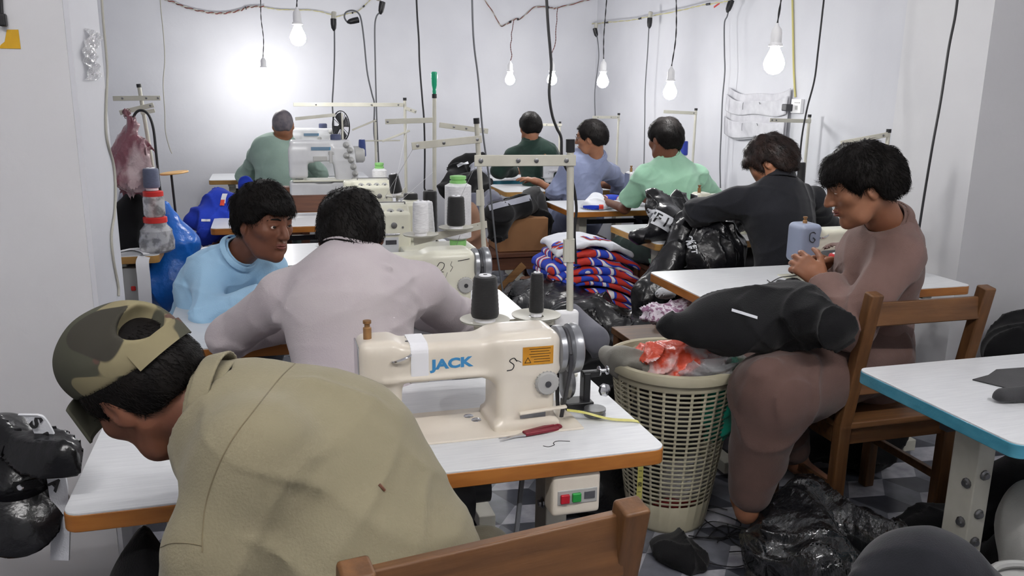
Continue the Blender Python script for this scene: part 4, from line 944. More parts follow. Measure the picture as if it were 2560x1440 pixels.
def hand_pts(W, d, n, thumb, curl=(.5, .55, .6, .65), spread=.12, s=1.0, tcurl=.4):
    """finger chains: W wrist, d towards the fingers, n out of the palm, thumb = side the thumb is on"""
    d = nrm(d); n = nrm(n - d * (np.asarray(n) @ d)); y = nrm(np.cross(n, d)); y = y if y @ np.asarray(thumb) > 0 else -y; out = []
    for i, (off, ln, cu) in enumerate(zip((.029, .0095, -.01, -.028), (.073, .082, .077, .06), curl)):
        a = (1.2 - i * .8) * spread; e = nrm(d * math.cos(a) + y * math.sin(a)); p = W + d * (.088 - .006 * abs(i - 1.2)) * s + y * off * s; pts = [W + d * .05 * s + y * off * .8 * s, p]; ang = cu * .7
        for k, fr in enumerate((.45, .31, .24)):
            p = p + (e * math.cos(ang) + n * math.sin(ang)) * ln * fr * s; pts.append(p); ang += cu * (1.0, .8, 0)[k]
        out.append(pts)
    p = W + d * .028 * s + y * .03 * s; e = nrm(d * .75 + y * .75 + n * .35); pts = [W + d * .015 * s + y * .012 * s, p]; ang = 0
    for fr in (.036, .031, .026):
        p = p + nrm(e * math.cos(ang) + (n * .7 + d * .5 - y * .4) * math.sin(ang)) * fr * s; pts.append(p); ang += tcurl
    out.append(pts); return out, (d, y, n)
def hand_sdf(p, W, hp, s=1.0):
    pts, (d, y, n) = hp; R = np.stack([d, y, n], 1)
    g = smin(rbox(p, W + d * .052 * s, np.array((.042, .037, .0135)) * s, .012 * s, R), cap(p, W - d * .02 * s, W + d * .03 * s, .024 * s, .026 * s), .02 * s)
    for i, c in enumerate(pts):
        r = [.0105, .0098, .009, .0082, .0068] if i < 4 else [.014, .0135, .0112, .0098, .0078]
        g = smin(g, chain(p, c, [q * s for q in r], .003), .007 * s)
    return g

def person(label, J, skin=SKIN, h=.006, hs=1.0, shirt=None, shirt_rgb=None, sleeve='long', hair=None, hairmat=HAIR, tuft=0, tuft_kw={}, face=False,
           trousers=None, collar=True, extra=None, fold_amp=.006, loose=.0, sc=1.0, seed=3, shirt_f=None, gaze=None, low=None, cuff=True, tufth=None, seat_hem=.0, brow=True, shirt_lo=None, legs_loose=.03, sh_name='shirt', vneck=False, pleats=.008, eye_open=.6):
    """J: joints in room coordinates.  P pelvis, W waist, C chest, N neck base, H head centre, f/u head axes, then SL SR EL ER WL WR KL KR AL AR"""
    J = {k: np.asarray(v, float) for k, v in J.items()}
    P, W, C, N, H = (J[k] for k in 'PWCNH'); side = nrm(J['SR'] - J['SL']); spine = nrm(N - P); fwd = nrm(np.cross(spine, side)); fwd = fwd if fwd @ J.get('face_dir', J['f']) > -2 else fwd
    fwd = nrm(np.cross(np.array((0, 0, 1.0)), side)) if 'bf' not in J else nrm(J['bf'])
    R = basis(J['f'], J['u']); hl, hr = P - side * .085 * sc, P + side * .085 * sc
    base = V(P[0], P[1], 0); t = thing('person', label, 'person', base)
    def hd(p): return ((p - H) @ R) / hs
    HP = {}
    for k in 'LR':
        if 'D' + k in J: HP[k] = hand_pts(J['W' + k], J['D' + k], J['n' + k], J['t' + k], s=sc * 1.0, **J_curl(J, k))
    feet = {k: nrm(J.get('T' + k, fwd)) for k in 'LR'}
    def limbs(p, o=0.0, arms=True, legs=True):
        d = None
        if arms:
            for k in 'LR':
                a = cap(p, J['S' + k], J['E' + k], .042 * sc + o, .035 * sc + o); b = cap(p, J['E' + k], J['W' + k], .036 * sc + o, .025 * sc + o)
                e = smin(a, b, .02); d = e if d is None else np.minimum(d, e)
        return d
    def torso(p, o=0.0, k=.06):
        d = flatcap(p, P, W, .135 * sc + o, .122 * sc + o, fwd, 1.35); d = smin(d, flatcap(p, W, C, .122 * sc + o, .138 * sc + o, fwd, 1.35), k)
        d = smin(d, flatcap(p, C, N - spine * .04, .135 * sc + o, .07 * sc + o, fwd, 1.3), k)
        for q in 'LR': d = smin(d, cap(p, N - spine * .045 + (J['S' + q] - N) * .25, J['S' + q], .05 * sc + o, .042 * sc + o), .06)
        return d
    neck_top = H + R @ V(0, -.03, -.055) * hs
    def body(p):
        d = smin(torso(p, -.012), limbs(p, -.004), .05)
        for k, hh in (('L', hl), ('R', hr)):
            l = smin(cap(p, hh, J['K' + k], .075 * sc, .052 * sc), cap(p, J['K' + k], J['A' + k], .052 * sc, .036 * sc), .03); l = smin(l, cap(p, J['A' + k] - V(0, 0, .03), J['A' + k] + feet[k] * .13 - V(0, 0, .045), .036, .026), .025); d = smin(d, l, .05)
        d = smin(d, cap(p, N - spine * .03, neck_top, .058 * sc, .052 * hs), .03)
        q = hd(p); d = smin(d, head_sdf(q, face) * hs, .018)
        for k in HP: d = smin(d, hand_sdf(p, J['W' + k], HP[k], sc), .012)
        for k in 'LR':
            if k not in HP: d = smin(d, ell(p, J['W' + k] + nrm(J['W' + k] - J['E' + k]) * .07, (.05, .05, .03)), .02)
        return d
    allp = np.stack([J[k] for k in ('P', 'W', 'C', 'N', 'H', 'SL', 'SR', 'EL', 'ER', 'WL', 'WR', 'KL', 'KR', 'AL', 'AR')]); lo, hi = allp.min(0) - .24, allp.max(0) + .24; lo[2] = max(lo[2], -.02)
    bo = mk('body', solid(body, lo, hi, h), skin, t, origin=base, sharp=180)
    if face:
        for s_ in (-1, 1):
            c = H + R @ (V(s_ * .031, .0718, .0052) * hs); gz = nrm(gaze if gaze is not None else J['f']); b = MB(); pr = []
            x_, y_, z_ = frame_of(gz); rr = .0128 * hs; n_ = 20; o = len(b.v)
            for j, a in enumerate(np.linspace(0, PI, 15)):
                for i in range(n_): b.v.append(tuple(c + rr * (z_ * math.cos(a) + math.sin(a) * (x_ * math.cos(2 * PI * i / n_) + y_ * math.sin(2 * PI * i / n_)))))
            for j in range(14):
                for i in range(n_): b.f.append((j * n_ + i, (j + 1) * n_ + i, (j + 1) * n_ + (i + 1) % n_, j * n_ + (i + 1) % n_)); b.mi.append(1 if j < 3 else 0)
            lv = (np.array(b.v) - c) @ R; lv[:, 2] *= eye_open; lv[:, 1] -= .0 ; b.v = [tuple(q) for q in c + lv @ R.T]
            mk('eye', b, [EYEW, IRIS], t, origin=base)
            if brow: mk('eyebrow', MB().tube([H + R @ (V(s_ * x, y, z) * hs) for x, y, z in ((.014, .0905, .0275), (.026, .0885, .0315), (.04, .079, .030), (.05, .066, .024))], [.0022, .0032, .0028, .001], 8), hairmat, t, origin=base)
        mk('lips', MB().tube([H + R @ (V(x, y, z) * hs) for x, y, z in ((-.021, .0805, -.0575), (-.01, .0935, -.054), (0, .0955, -.0555), (.01, .0935, -.054), (.021, .0805, -.0575))], [.0015, .0036, .0036, .0036, .0015], 8).tube([H + R @ (V(x, y, z) * hs) for x, y, z in ((-.019, .08, -.0615), (-.01, .0905, -.0645), (0, .0935, -.0655), (.01, .0905, -.0645), (.019, .08, -.0615))], [.0015, .004, .0045, .004, .0015], 8), LIP, t, origin=base)
    if hair is not None:
        hf = hair if callable(hair) else hair_fn(**hair)
        hv = solid(lambda p: hf(hd(p)) * hs, H - .17 * hs, H + .17 * hs, min(h, .006), smooth=2); b = MB(); b.raw(*hv)
        if tuft:
            kw = dict(L=.03, count=tuft, seed=seed); kw.update(tuft_kw); kw['L'] *= .75; b2 = tufts(hv[0], normals_of(*hv), H + R @ (V(*kw.pop('crown', (0, -.05, .11))) * hs), R, H, kw.pop('count'), **kw); b.raw(b2.v, b2.f)
        mk('hair', b, hairmat, t, origin=base, sharp=180)
    # shirt
    if shirt is not None:
        o = .012 + loose; cutz = nrm(neck_top - N)
        def sl_end(k): return J['E' + k] + (J['W' + k] - J['E' + k]) * .9 if sleeve == 'long' else (J['E' + k] + (J['W' + k] - J['E' + k]) * .25 if sleeve == 'rolled' else J['S' + k] + (J['E' + k] - J['S' + k]) * .78)
        ends = {k: sl_end(k) for k in 'LR'}; lim = {k: nrm((J['W' + k] - J['E' + k]) if sleeve != 'short' else (J['E' + k] - J['S' + k])) for k in 'LR'}
        hem = P - spine * (.02 + seat_hem)
        def shirt_sdf(p):
            d = torso(p, o); d = smin(d, flatcap(p, P, hem, .14 * sc + o, .15 * sc + o, fwd, 1.25), .05)
            for k in 'LR':
                oo = o - .002
                if sleeve == 'short': a = cap(p, J['S' + k], ends[k] + lim[k] * .05, .048 * sc + oo, .054 * sc + oo); a = smax(a, plane(p, ends[k], lim[k]), .006)
                else:
                    a = smin(cap(p, J['S' + k], J['E' + k], .046 * sc + oo, .042 * sc + oo), cap(p, J['E' + k], ends[k] + lim[k] * .04, .042 * sc + oo, .034 * sc + oo), .03); a = smax(a, np.where(np.linalg.norm(p - ends[k], axis=1) < .1, plane(p, ends[k], lim[k]), -1.0), .004)
                d = smin(d, a, .035)
            # cloth folds gathered where the cloth bends
            m = 0.0
            for k in 'LR':
                for q, wd in ((J['E' + k], .13), (J['S' + k] * .75 + C * .25, .12)): m = np.maximum(m, np.exp(-(np.linalg.norm(p - q, axis=1) / wd) ** 2))
            m = np.maximum(m, .75 * np.exp(-(np.linalg.norm(p - W, axis=1) / .2) ** 2)); m = .25 + .75 * m
            d = d - fold_amp * m * 2.2 * folds(p, spine + side * .7, 40, seed, 1.2) - fold_amp * m * 1.5 * folds(p, side - spine * .5, 62, seed + 30, 1.3) - fold_amp * .7 * lump(p, 9, seed + 9, 5)
            if vneck: d = smax(d, -cap(p, N + fwd * .07 + cutz * .04, N + fwd * .115 - spine * .06, .05, .012), .008)
            if extra is not None: d = extra(p, d)
            # neck opening
            return smax(d, -cap(p, N + cutz * .022, N + cutz * .2, .061 * sc, .1), .006)
        if shirt_f is not None: shirt_sdf = (lambda g: lambda p: shirt_f(p, g))(shirt_sdf)
        so = mk(sh_name, solid(shirt_sdf, lo, hi, h), shirt, t, origin=base, sharp=180)
        if collar:
            def coll(p):
                q = p - N; a = q @ cutz; r = np.linalg.norm(q - np.outer(a, cutz) - fwd * .004, axis=1); rr = .061 * sc - .1 * (a - .03)
                d = smax(np.abs(r - rr) - .0035, np.abs(a - .024 + .01 * vneck) - .018 + .006 * vneck - .008 * (q @ fwd < 0), .004); f2 = smax(np.abs(r - rr - .006 - .25 * np.maximum(.05 - a, 0)) - .003, np.abs(a - .026 + .01 * vneck) - .017 + .006 * vneck, .004)
                d = np.minimum(d, f2); return smax(d, -cap(p, N + fwd * .08 + cutz * .05, N + fwd * .13 - spine * .05, .045, .02), .006) if vneck else d
            mk('collar', solid(coll, N - .13, N + .13, .003, L=2.0), shirt, so, origin=base, sharp=180)
    if trousers is not None:
        def tr(p):
            d = flatcap(p, P, P + spine * .06, .145 * sc, .13 * sc, fwd, 1.3)
            for k, hh in (('L', hl), ('R', hr)):
                A = J['A' + k] + (J['K' + k] - J['A' + k]) * .12; l = smin(cap(p, hh, J['K' + k], .085 * sc + legs_loose, .062 * sc + legs_loose), cap(p, J['K' + k], A, .06 * sc + legs_loose, .045 + legs_loose * .45), .04); d = smin(d, l, .06)
            return d - pleats * folds(p, nrm(J['AL'] - J['KL']), 44, seed + 4, 1.0) - .004 * lump(p, 10, seed, 5)
        mk('trousers', solid(tr, lo, hi, max(h, .008)), trousers, t, origin=base, sharp=180)
    return t, base, R, J
def J_curl(J, k): return {} if 'c' + k not in J else {'curl': tuple(J['c' + k])}
def seated(P, fwd, side, spread=.16, kz=.5, reach=.4):
    P, fwd, side = V(*P), nrm(fwd), nrm(side); o = {}
    for k, s in (('L', -1), ('R', 1)):
        K = P * V(1, 1, 0) + V(0, 0, kz) + fwd * reach + side * s * spread; o['K' + k] = K; o['A' + k] = V(K[0], K[1], .1) - fwd * .05
    return o
AWAY = V(0, 1, 0); RT = V(1, 0, 0)
px = lambda x, y, Y: at(x, y, Y=Y)

# --- man in pale lilac shirt, back view, bent over his machine
N_ = px(878, 636, 2.2)
person('man in a pale lilac shirt, seen from behind, bent over a sewing machine', dict(
    P=(.2, 2.1, .59), W=(.2, 2.13, .74), C=(.19, 2.19, .93), N=N_ + V(0, .035, -.01), H=px(876, 590, 2.31), f=(.02, .72, -.7), u=(0, .7, .72),
    SL=px(712, 742, 2.26) + V(0, 0, .0), SR=px(1052, 722, 2.26), EL=px(575, 842, 2.42), ER=px(1150, 806, 2.46), WL=(.13, 2.6, .8), WR=(.42, 2.66, .8),
    **seated((.2, 2.1, .54), AWAY, RT)), skin=SKIN_D, shirt=cloth('lilac_shirt_cloth', (192, 184, 186), (182, 173, 177), sheen=.1), trousers=cloth('lilac_trousers', (150, 140, 150)),
    hair=dict(thick=.014, nape=-.085, seed=3, rough=.0035), tuft=2550, tuft_kw=dict(L=.032, w=.0011), h=.005, hs=1.03, fold_amp=.006, loose=.008, sc=1.02,
    extra=lambda p, d: d + crease(p, px(745, 700, 2.16), px(850, 668, 2.14), .009, .011) + crease(p, px(850, 665, 2.14), px(1010, 668, 2.14), .008, .011) + crease(p, px(640, 830, 2.2), px(750, 765, 2.16), .014, .012) + crease(p, px(850, 712, 2.12), px(900, 690, 2.12), .01, .01) + crease(p, px(860, 740, 2.1), px(985, 690, 2.12), .01, .01))
# --- boy in light blue shirt
bf = V(.62, -.76, -.12)
person('boy in a light blue shirt leaning on the table and looking to the right', dict(
    P=(-.22, 3.34, .55), W=(-.24, 3.26, .66), C=(-.2, 3.1, .79), N=px(590, 636, 3.0), H=px(663, 556, 2.92), f=bf, u=(.1, -.05, 1), bf=(.55, -.8, 0),
    SL=px(672, 668, 3.08), SR=px(520, 668, 3.02), EL=px(700, 770, 2.98), ER=px(522, 792, 2.86), WL=(.12, 2.92, .79), WR=px(668, 738, 2.84),
    KL=(-.05, 3.38, .5), KR=(-.28, 3.2, .48), AL=(-.05, 3.42, .1), AR=(-.25, 3.22, .1)), skin=SKIN_D, shirt=cloth('light_blue_shirt_cloth', (168, 206, 234), (156, 196, 226)),
    trousers=cloth('boy_trousers', (70, 74, 84)), hair=dict(thick=.013, nape=-.05, front=.046, side=.0, seed=5, rough=.003, fr_len=.012, vol=lambda q: .012 * np.clip(q[:, 2] / .07, 0, 1)), tuft=2550, tuft_kw=dict(L=.034, w=.0011, crown=(-.02, -.05, .12)),
    vneck=True, eye_open=.72, face=True, gaze=V(.7, -.72, -.03), h=.0042, hs=1.02, sc=.86, fold_amp=.006, loose=.006)
# --- bald man in sage shirt
person('balding man in a sage green shirt sitting at the back wall, seen from behind', dict(
    P=(.08, 6.75, .61), W=(.07, 6.78, .78), C=(.06, 6.84, .99), N=px(707, 345, 6.9), H=px(708, 312, 6.86), f=(.12, .95, -.2), u=(0, .2, 1),
    SL=px(644, 392, 6.92), SR=px(760, 388, 6.92), EL=px(612, 442, 7.06), ER=px(800, 430, 7.06), WL=(-.02, 7.32, .82), WR=(.2, 7.32, .82), **seated((.08, 6.75, .56), AWAY, RT)),
    shirt=cloth('sage_shirt_cloth', (150, 172, 160), (138, 160, 149)), trousers=cloth('sage_trousers', (100, 116, 110)), hair=dict(thick=.003, nape=-.06, front=.045, seed=2, rough=.0008, bury=.008), hairmat=HAIR_G, h=.008, hs=1.0, fold_amp=.008, loose=.01, sc=1.0)
# --- man in dark green
person('man in a dark green shirt at the back wall, seen from behind', dict(
    P=(2.14, 6.5, .6), W=(2.14, 6.52, .78), C=(2.13, 6.58, .96), N=px(1328, 356, 6.62), H=px(1325, 318, 6.64), f=(0, .97, -.22), u=(0, .22, 1),
    SL=px(1282, 390, 6.64), SR=px(1374, 387, 6.64), EL=px(1246, 428, 6.72), ER=px(1402, 425, 6.72), WL=(2.05, 6.98, .82), WR=(2.3, 6.98, .82), **seated((2.14, 6.5, .56), AWAY, RT)),
    skin=SKIN, shirt=cloth('dark_green_shirt_cloth', (34, 56, 48), (28, 46, 40)), trousers=cloth('dark_trousers', (40, 42, 44)), hair=dict(thick=.012, nape=-.06, seed=8, rough=.002), tuft=850, tuft_kw=dict(L=.02, w=.0011), h=.008, hs=1.02, fold_amp=.006, loose=.006)
# --- man in slate blue shirt, glasses, profile to the left
sf = V(-.8, .58, -.14)
t, b0, R_, J_ = person('man in a slate blue shirt and glasses facing left, his hand on a black garment', dict(
    P=(2.2, 5.74, .6), W=(2.2, 5.74, .76), C=(2.19, 5.74, .94), N=px(1492, 396, 5.72), H=px(1476, 343, 5.68), f=sf, u=(-.1, 0, 1), bf=(-.45, .9, 0),
    SL=px(1424, 422, 5.72), SR=px(1526, 432, 5.9), EL=px(1386, 478, 5.74), ER=px(1560, 470, 6.0), WL=px(1346, 455, 5.84), WR=(2.3, 6.2, .82),
    DL=(-.9, .3, .25), nL=(-.1, .1, -1), tL=(.2, 1, .0), cL=(.35, .3, .3, .35), **seated((2.2, 5.74, .54), (-.3, .95, 0), (.95, .3, 0))),
    skin=SKIN, shirt=cloth('slate_blue_shirt_cloth', (132, 140, 168), (121, 129, 157)), sleeve='rolled', trousers=cloth('slate_blue_trousers', (120, 128, 158)), hair=dict(thick=.012, nape=-.06, front=.058, side=-.02, seed=12, rough=.002), tuft=1190, tuft_kw=dict(L=.022, w=.0011),
    face=True, h=.005, hs=1.04, fold_amp=.007, loose=.01)
gl = MB(); P3 = lambda x, y, z: J_['H'] + R_ @ (V(x, y, z) * 1.04)
for s_ in (-1, 1):
    gl.tube([P3(s_ * .033 + .021 * math.cos(a), .098 - .012 * abs(math.cos(a)) * (math.cos(a) * s_ > 0), .004 + .017 * math.sin(a)) for a in np.linspace(0, 2 * PI, 21)[:-1]], .0012, 6, closed=True); gl.tube([P3(s_ * .054, .088, .01), P3(s_ * .072, .03, .012), P3(s_ * .078, -.01, .01)], .0014, 6)
gl.tube([P3(-.012, .098, .008), P3(0, .101, .011), P3(.012, .098, .008)], .0012, 6); mk('glasses', gl, M['dullmetal'], t, origin=b0)
# --- man in mint green polo
person('man in a mint green polo shirt, seen from behind, elbow on the white table', dict(
    P=(2.36, 4.56, .6), W=(2.36, 4.58, .78), C=(2.35, 4.62, .94), N=px(1673, 396, 4.66), H=px(1660, 348, 4.68), f=(-.3, .92, -.3), u=(0, .28, 1),
    SL=px(1612, 442, 4.7), SR=px(1740, 440, 4.7), EL=px(1562, 522, 4.86), ER=px(1788, 510, 4.86), WL=(2.12, 5.1, .8), WR=(2.5, 5.1, .8), **seated((2.36, 4.56, .56), AWAY, RT)),
    skin=SKIN_D, shirt=cloth('mint_polo_cloth', (164, 208, 180), (151, 196, 168)), sleeve='short', trousers=cloth('green_grey_trousers', (60, 76, 70)), hair=dict(thick=.015, nape=-.075, seed=15, rough=.003, front=.05), tuft=1530, tuft_kw=dict(L=.024, w=.0011), h=.006, hs=1.04, fold_amp=.006, loose=.014)
# --- man in black shirt, head bent
person('man in a black long sleeved shirt with head bent down, seen from behind', dict(
    P=(2.36, 3.4, .6), W=(2.36, 3.42, .76), C=(2.34, 3.47, .93), N=px(1950, 452, 3.5), H=px(1922, 410, 3.56), f=(-.62, .55, -.56), u=(-.25, .45, .85),
    SL=px(1842, 506, 3.54), SR=px(2030, 498, 3.54), EL=px(1745, 532, 3.66), ER=px(2085, 590, 3.68), WL=(2.24, 3.95, .86), WR=(2.6, 3.95, .82), **seated((2.36, 3.4, .56), AWAY, RT)),
    skin=SKIN, shirt=cloth('black_shirt_cloth', (28, 29, 34), (22, 23, 28)), trousers=cloth('black_trousers', (26, 27, 30)), hair=dict(thick=.024, nape=-.085, front=.03, side=-.04, seed=21, rough=.004), hairmat=HAIR_B, tuft=2550, tuft_kw=dict(L=.036, w=.0011), h=.006, hs=1.05, fold_amp=.007, loose=.008, seat_hem=.1)
# --- young man in brown shalwar kameez
bfv = V(-.86, .36, -.36)
person('young man in a brown tunic sewing at the right, seen from the side, head bowed', dict(
    P=(2.07, 2.44, .6), W=(2.06, 2.43, .74), C=(2.03, 2.39, .93), N=px(2228, 562, 2.34), H=px(2150, 462, 2.31), f=bfv, u=(-.42, .15, .9), bf=(-.85, .5, 0),
    SL=px(2248, 640, 2.24), SR=px(2222, 622, 2.55), EL=px(2128, 825, 2.2), ER=px(2120, 760, 2.5), WL=px(2056, 700, 2.4), WR=px(2092, 670, 2.55),
    DL=(-.42, .55, .42), nL=(.45, .6, -.35), tL=(-.1, .2, 1), cL=(.7, .75, .8, .85), DR=(-.75, .2, .25), nR=(-.1, -.5, -.7), tR=(-.2, -.3, .9), cR=(.7, .75, .8, .8),
    KL=px(1930, 985, 2.2), KR=px(1905, 960, 2.46), AL=px(1868, 1262, 2.2), AR=px(1992, 1140, 2.42), TR=(.7, -.5, -.35), TL=(.3, .9, 0)), skin=SKIN, shirt=cloth('brown_tunic_cloth', (116, 92, 86), (104, 82, 76)), sh_name='tunic',
    trousers=cloth('brown_shalwar_cloth', (100, 78, 72), (88, 68, 62)), hair=dict(thick=.02, nape=-.06, front=.042, side=-.018, seed=31, rough=.003, fr_len=.02, vol=lambda q: .009 * np.exp(-((q[:, 1] - .07) / .05) ** 2 - ((q[:, 2] - .07) / .05) ** 2)), tuft=3740, tuft_kw=dict(L=.036, w=.0011, crown=(0, -.04, .12)),
    face=True, gaze=V(-.8, .35, -1.1), h=.0045, hs=1.07, sc=1.06, fold_amp=.007, loose=.014, seat_hem=.12, legs_loose=.055, pleats=.013, eye_open=.2)
# --- man in khaki shirt and camouflage cap, nearest the viewer, doubled over to the left
CR, CU, CD = V(.96, -.28, 0), V(.06, .22, .97), V(.27, .93, -.23)
CAMO = NT('camouflage_cloth'); k = CAMO; tc = k.add('ShaderNodeTexCoord'); prev = None
for i, (sc_, c, cut) in enumerate(((9, (126, 118, 92), None), (8, (70, 70, 60), .52), (10, (88, 68, 62), .64), (7, (56, 54, 48), .62))):
    if cut is None: continue
    n = k.add('ShaderNodeTexNoise'); n.inputs['Scale'].default_value = sc_; n.inputs['Detail'].default_value = 1.2; n.inputs['Distortion'].default_value = .6
    mp = k.add('ShaderNodeMapping'); mp.inputs['Location'].default_value = (i * 3.7, i * 1.9, i * .7); mp.inputs['Scale'].default_value = (1, 1, 1.5); k.link(tc.outputs['Object'], mp.inputs['Vector']); k.link(mp.outputs['Vector'], n.inputs['Vector'])
    r_ = k.add('ShaderNodeValToRGB'); r_.color_ramp.elements[0].position, r_.color_ramp.elements[1].position = cut, cut + .012; k.link(n.outputs['Fac'], r_.inputs['Fac'])
    mx = k.add('ShaderNodeMix'); mx.data_type = 'RGBA'; k.link(r_.outputs['Color'], mx.inputs[0])
    if prev is None: mx.inputs[6].default_value = lin((126, 118, 92))
    else: k.link(prev, mx.inputs[6])
    mx.inputs[7].default_value = lin(c); prev = mx.outputs[2]
k.link(prev, k.b.inputs['Base Color']); k.b.inputs['Roughness'].default_value = .9; k.b.inputs['Specular IOR Level'].default_value = .15; CAMO = k.m
KH = cloth('khaki_shirt_cloth', (134, 127, 104), (124, 117, 95), nscale=3, sheen=.12)
kf = nrm(-.627 * CR - .589 * CU + .506 * CD); ku = nrm(-.72 * CR + .68 * CU - .1 * CD)
def khaki_extra(p, d):
    for a, b_, w_, h_ in (((705, 955), (900, 1060), .010, .007), ((700, 985), (880, 1130), .012, .007), ((730, 930), (960, 1020), .010, .006), ((760, 915), (1000, 1020), .010, .005), ((640, 1180), (690, 1330), .02, .010), ((720, 1180), (740, 1330), .018, .008), ((560, 1190), (600, 1330), .018, -.008), ((900, 1230), (1100, 1160), .03, .006), ((820, 1340), (1020, 1300), .03, .007)):
        d = d + crease(p, px(*a, 1.1 + .12 * (a[0] > 690)), px(*b_, 1.1 + .1 * (b_[0] > 700)), w_, h_)
    return d
t, b0, R_, J_ = person('man in a khaki shirt and camouflage cap in the foreground, bent over to the left', dict(
    P=(.2, 1.16, .58), W=px(935, 1410, 1.16), C=px(790, 1195, 1.22), N=px(575, 1015, 1.26), H=px(356, 968, 1.31), f=kf, u=ku, bf=nrm(-.55 * CR - .55 * CU + .65 * CD),
    SL=px(640, 1140, 1.13), SR=px(830, 1110, 1.4), EL=px(550, 1380, 1.1), ER=px(920, 1170, 1.52), WL=px(520, 1640, 1.2), WR=(.2, 1.72, .82),
    KL=(.0, 1.5, .5), KR=(.38, 1.52, .5), AL=(.0, 1.55, .1), AR=(.36, 1.6, .1)), skin=SKIN_D, shirt=KH, trousers=cloth('khaki_trousers', (96, 90, 74)),
    hair=dict(thick=.006, nape=-.055, front=.05, side=-.03, seed=41, rough=.002), tuft=3000, tuft_kw=dict(L=.018, w=.0006, lift=.03, cond=lambda q: q[2] < .06 and q[1] < .05), h=.005, hs=.93, sc=1.06, loose=.016, fold_amp=.005, extra=khaki_extra, face=False, collar=True)
def K3(x, y, z): return J_['H'] + R_ @ (V(x, y, z) * .93)
def qh(p): return ((p - J_['H']) @ R_) / .93
def cap_f(p):
    q = qh(p); d = ell(q, (0, -.028, .045), (.084, .111, .083)); d = smin(d, ell(q, (0, .01, .09), (.068, .074, .048)), .05) - .0025 * lump(q, 38, 5, 5)
    low = .07 * np.clip((q[:, 1] + .13) / .23, 0, 1); d = smax(d, low - q[:, 2], .004)
    return smax(d, -ell(q, (-.01, -.14, .062), (.042, .06, .03)), .006)
cp = mk('cap', solid(cap_f, J_['H'] - .2, J_['H'] + .2, .0035), CAMO, t, origin=b0, sharp=180, label='camouflage cap with an opening at the back')
def vis(u, v):
    a = (u - .5) * 2.0; return K3(.082 * math.sin(a), .062 + .024 * math.cos(a) + .034 * v * max(0, math.cos(a)) ** .7, .07 - .062 * v - .028 * (1 - math.cos(a)))
mk('visor', MB().grid(vis, 24, 8), CAMO, cp, origin=b0, solid=.004)
mk('strap', MB().ribbon([K3(.085 * math.sin(a), -.028 - .108 * math.cos(a), .018 + .006 * (1 - math.cos(a))) for a in np.linspace(-.8, .8, 20)], .028, R_ @ V(0, -.15, 1), .003), CAMO, cp, origin=b0)
mk('button', MB().ball(K3(0, -.01, .141), (.008, .008, .005)), CAMO, cp, origin=b0)
def on_mesh(o, x, y, lift=.001):
    dg = bpy.context.evaluated_depsgraph_get(); d = Vector(_ray(x, y)).normalized(); org = Vector((0, 0, EYE)) - o.matrix_world.translation
    ok, loc, n, _ = o.ray_cast(org, d); return (np.array(loc + n * lift + o.matrix_world.translation), np.array(n)) if ok else (None, None)
bpy.context.view_layer.update(); sh = [c for c in t.children if c.name.startswith('shirt')][0]
def on_shirt(pts, r, name, m, lift=.0003):
    q = [on_mesh(sh, x, y, lift)[0] for x, y in pts]; q = [a for a in q if a is not None]
    if len(q) > 1: mk(name, MB().tube(np.array(q), r, 6), m, sh, origin=b0)
seam_m = cloth('khaki_seam', (118, 108, 84))
on_shirt(spline([(742, 905), (700, 945), (640, 1020), (580, 1100), (540, 1180), (515, 1260), (507, 1330), (506, 1380)], 60), .0011, 'yoke_seam', seam_m)
on_shirt(spline([(402, 1368), (430, 1358), (470, 1358), (505, 1364)], 24), .0009, 'sleeve_seam', seam_m)
on_shirt(spline([(947, 1211), (953, 1217), (957, 1222), (961, 1226)], 12), .0024, 'small_tear', M['wood_dark'])
# ------------------------------------------------------------------ cloth, bags and the rest
GLOSS = mat('glossy_black_fabric', (13, 13, 15), .26, rgb2=(22, 22, 25), nscale=8, bump=.55, bscale=15, bdist=.012, spec=.5)
BLACK = cloth('black_knit', (20, 20, 22), (15, 15, 17), bump=.35, sheen=.1)
GREYC = cloth('light_grey_fabric', (158, 160, 170), (140, 142, 154)); WHITEC = cloth('white_fabric', (214, 216, 220), (200, 202, 208))
ROYAL = cloth('royal_blue_fabric', (36, 62, 176), (28, 48, 150), sheen=.05); DARKC = cloth('charcoal_fabric', (58, 58, 60), (48, 48, 50)); DGREY = cloth('dark_grey_denim', (31, 32, 37), (26, 27, 32))
FILM = mat('clear_plastic_film', (226, 226, 230), .12, trans=.5, alpha=.7, bump=.9, bscale=22, bdist=.02, spec=.7)
FILMD = mat('smoky_plastic_film', (30, 31, 34), .12, trans=.1, alpha=.72, bump=1.0, bscale=12, bstretch=(1.6, 1.6, .5), bdist=.03, spec=1.0, coat=.8)
JER = NT('jersey_print'); k = JER; tc = k.add('ShaderNodeTexCoord'); wv = k.add('ShaderNodeTexWave'); wv.inputs['Scale'].default_value = 2.2; wv.inputs['Distortion'].default_value = 8; wv.inputs['Detail'].default_value = 1.2; wv.inputs['Detail Scale'].default_value = 2.0
wv.bands_direction = 'DIAGONAL'; k.link(tc.outputs['Object'], wv.inputs['Vector']); r_ = k.add('ShaderNodeValToRGB'); cr = r_.color_ramp; cr.interpolation = 'CONSTANT'
cr.elements[0].color = lin((34, 66, 184)); cr.elements[1].position = .38; cr.elements[1].color = lin((196, 52, 40))
for p_, c_ in ((.46, (226, 227, 232)), (.8, (34, 66, 184)), (.93, (196, 52, 40))): e = cr.elements.new(p_); e.color = lin(c_)
k.link(wv.outputs['Fac'], r_.inputs['Fac']); k.link(r_.outputs['Color'], k.b.inputs['Base Color']); k.b.inputs['Roughness'].default_value = .75; JER = k.m
JWHITE = cloth('jersey_white', (224, 226, 232), (210, 213, 222))

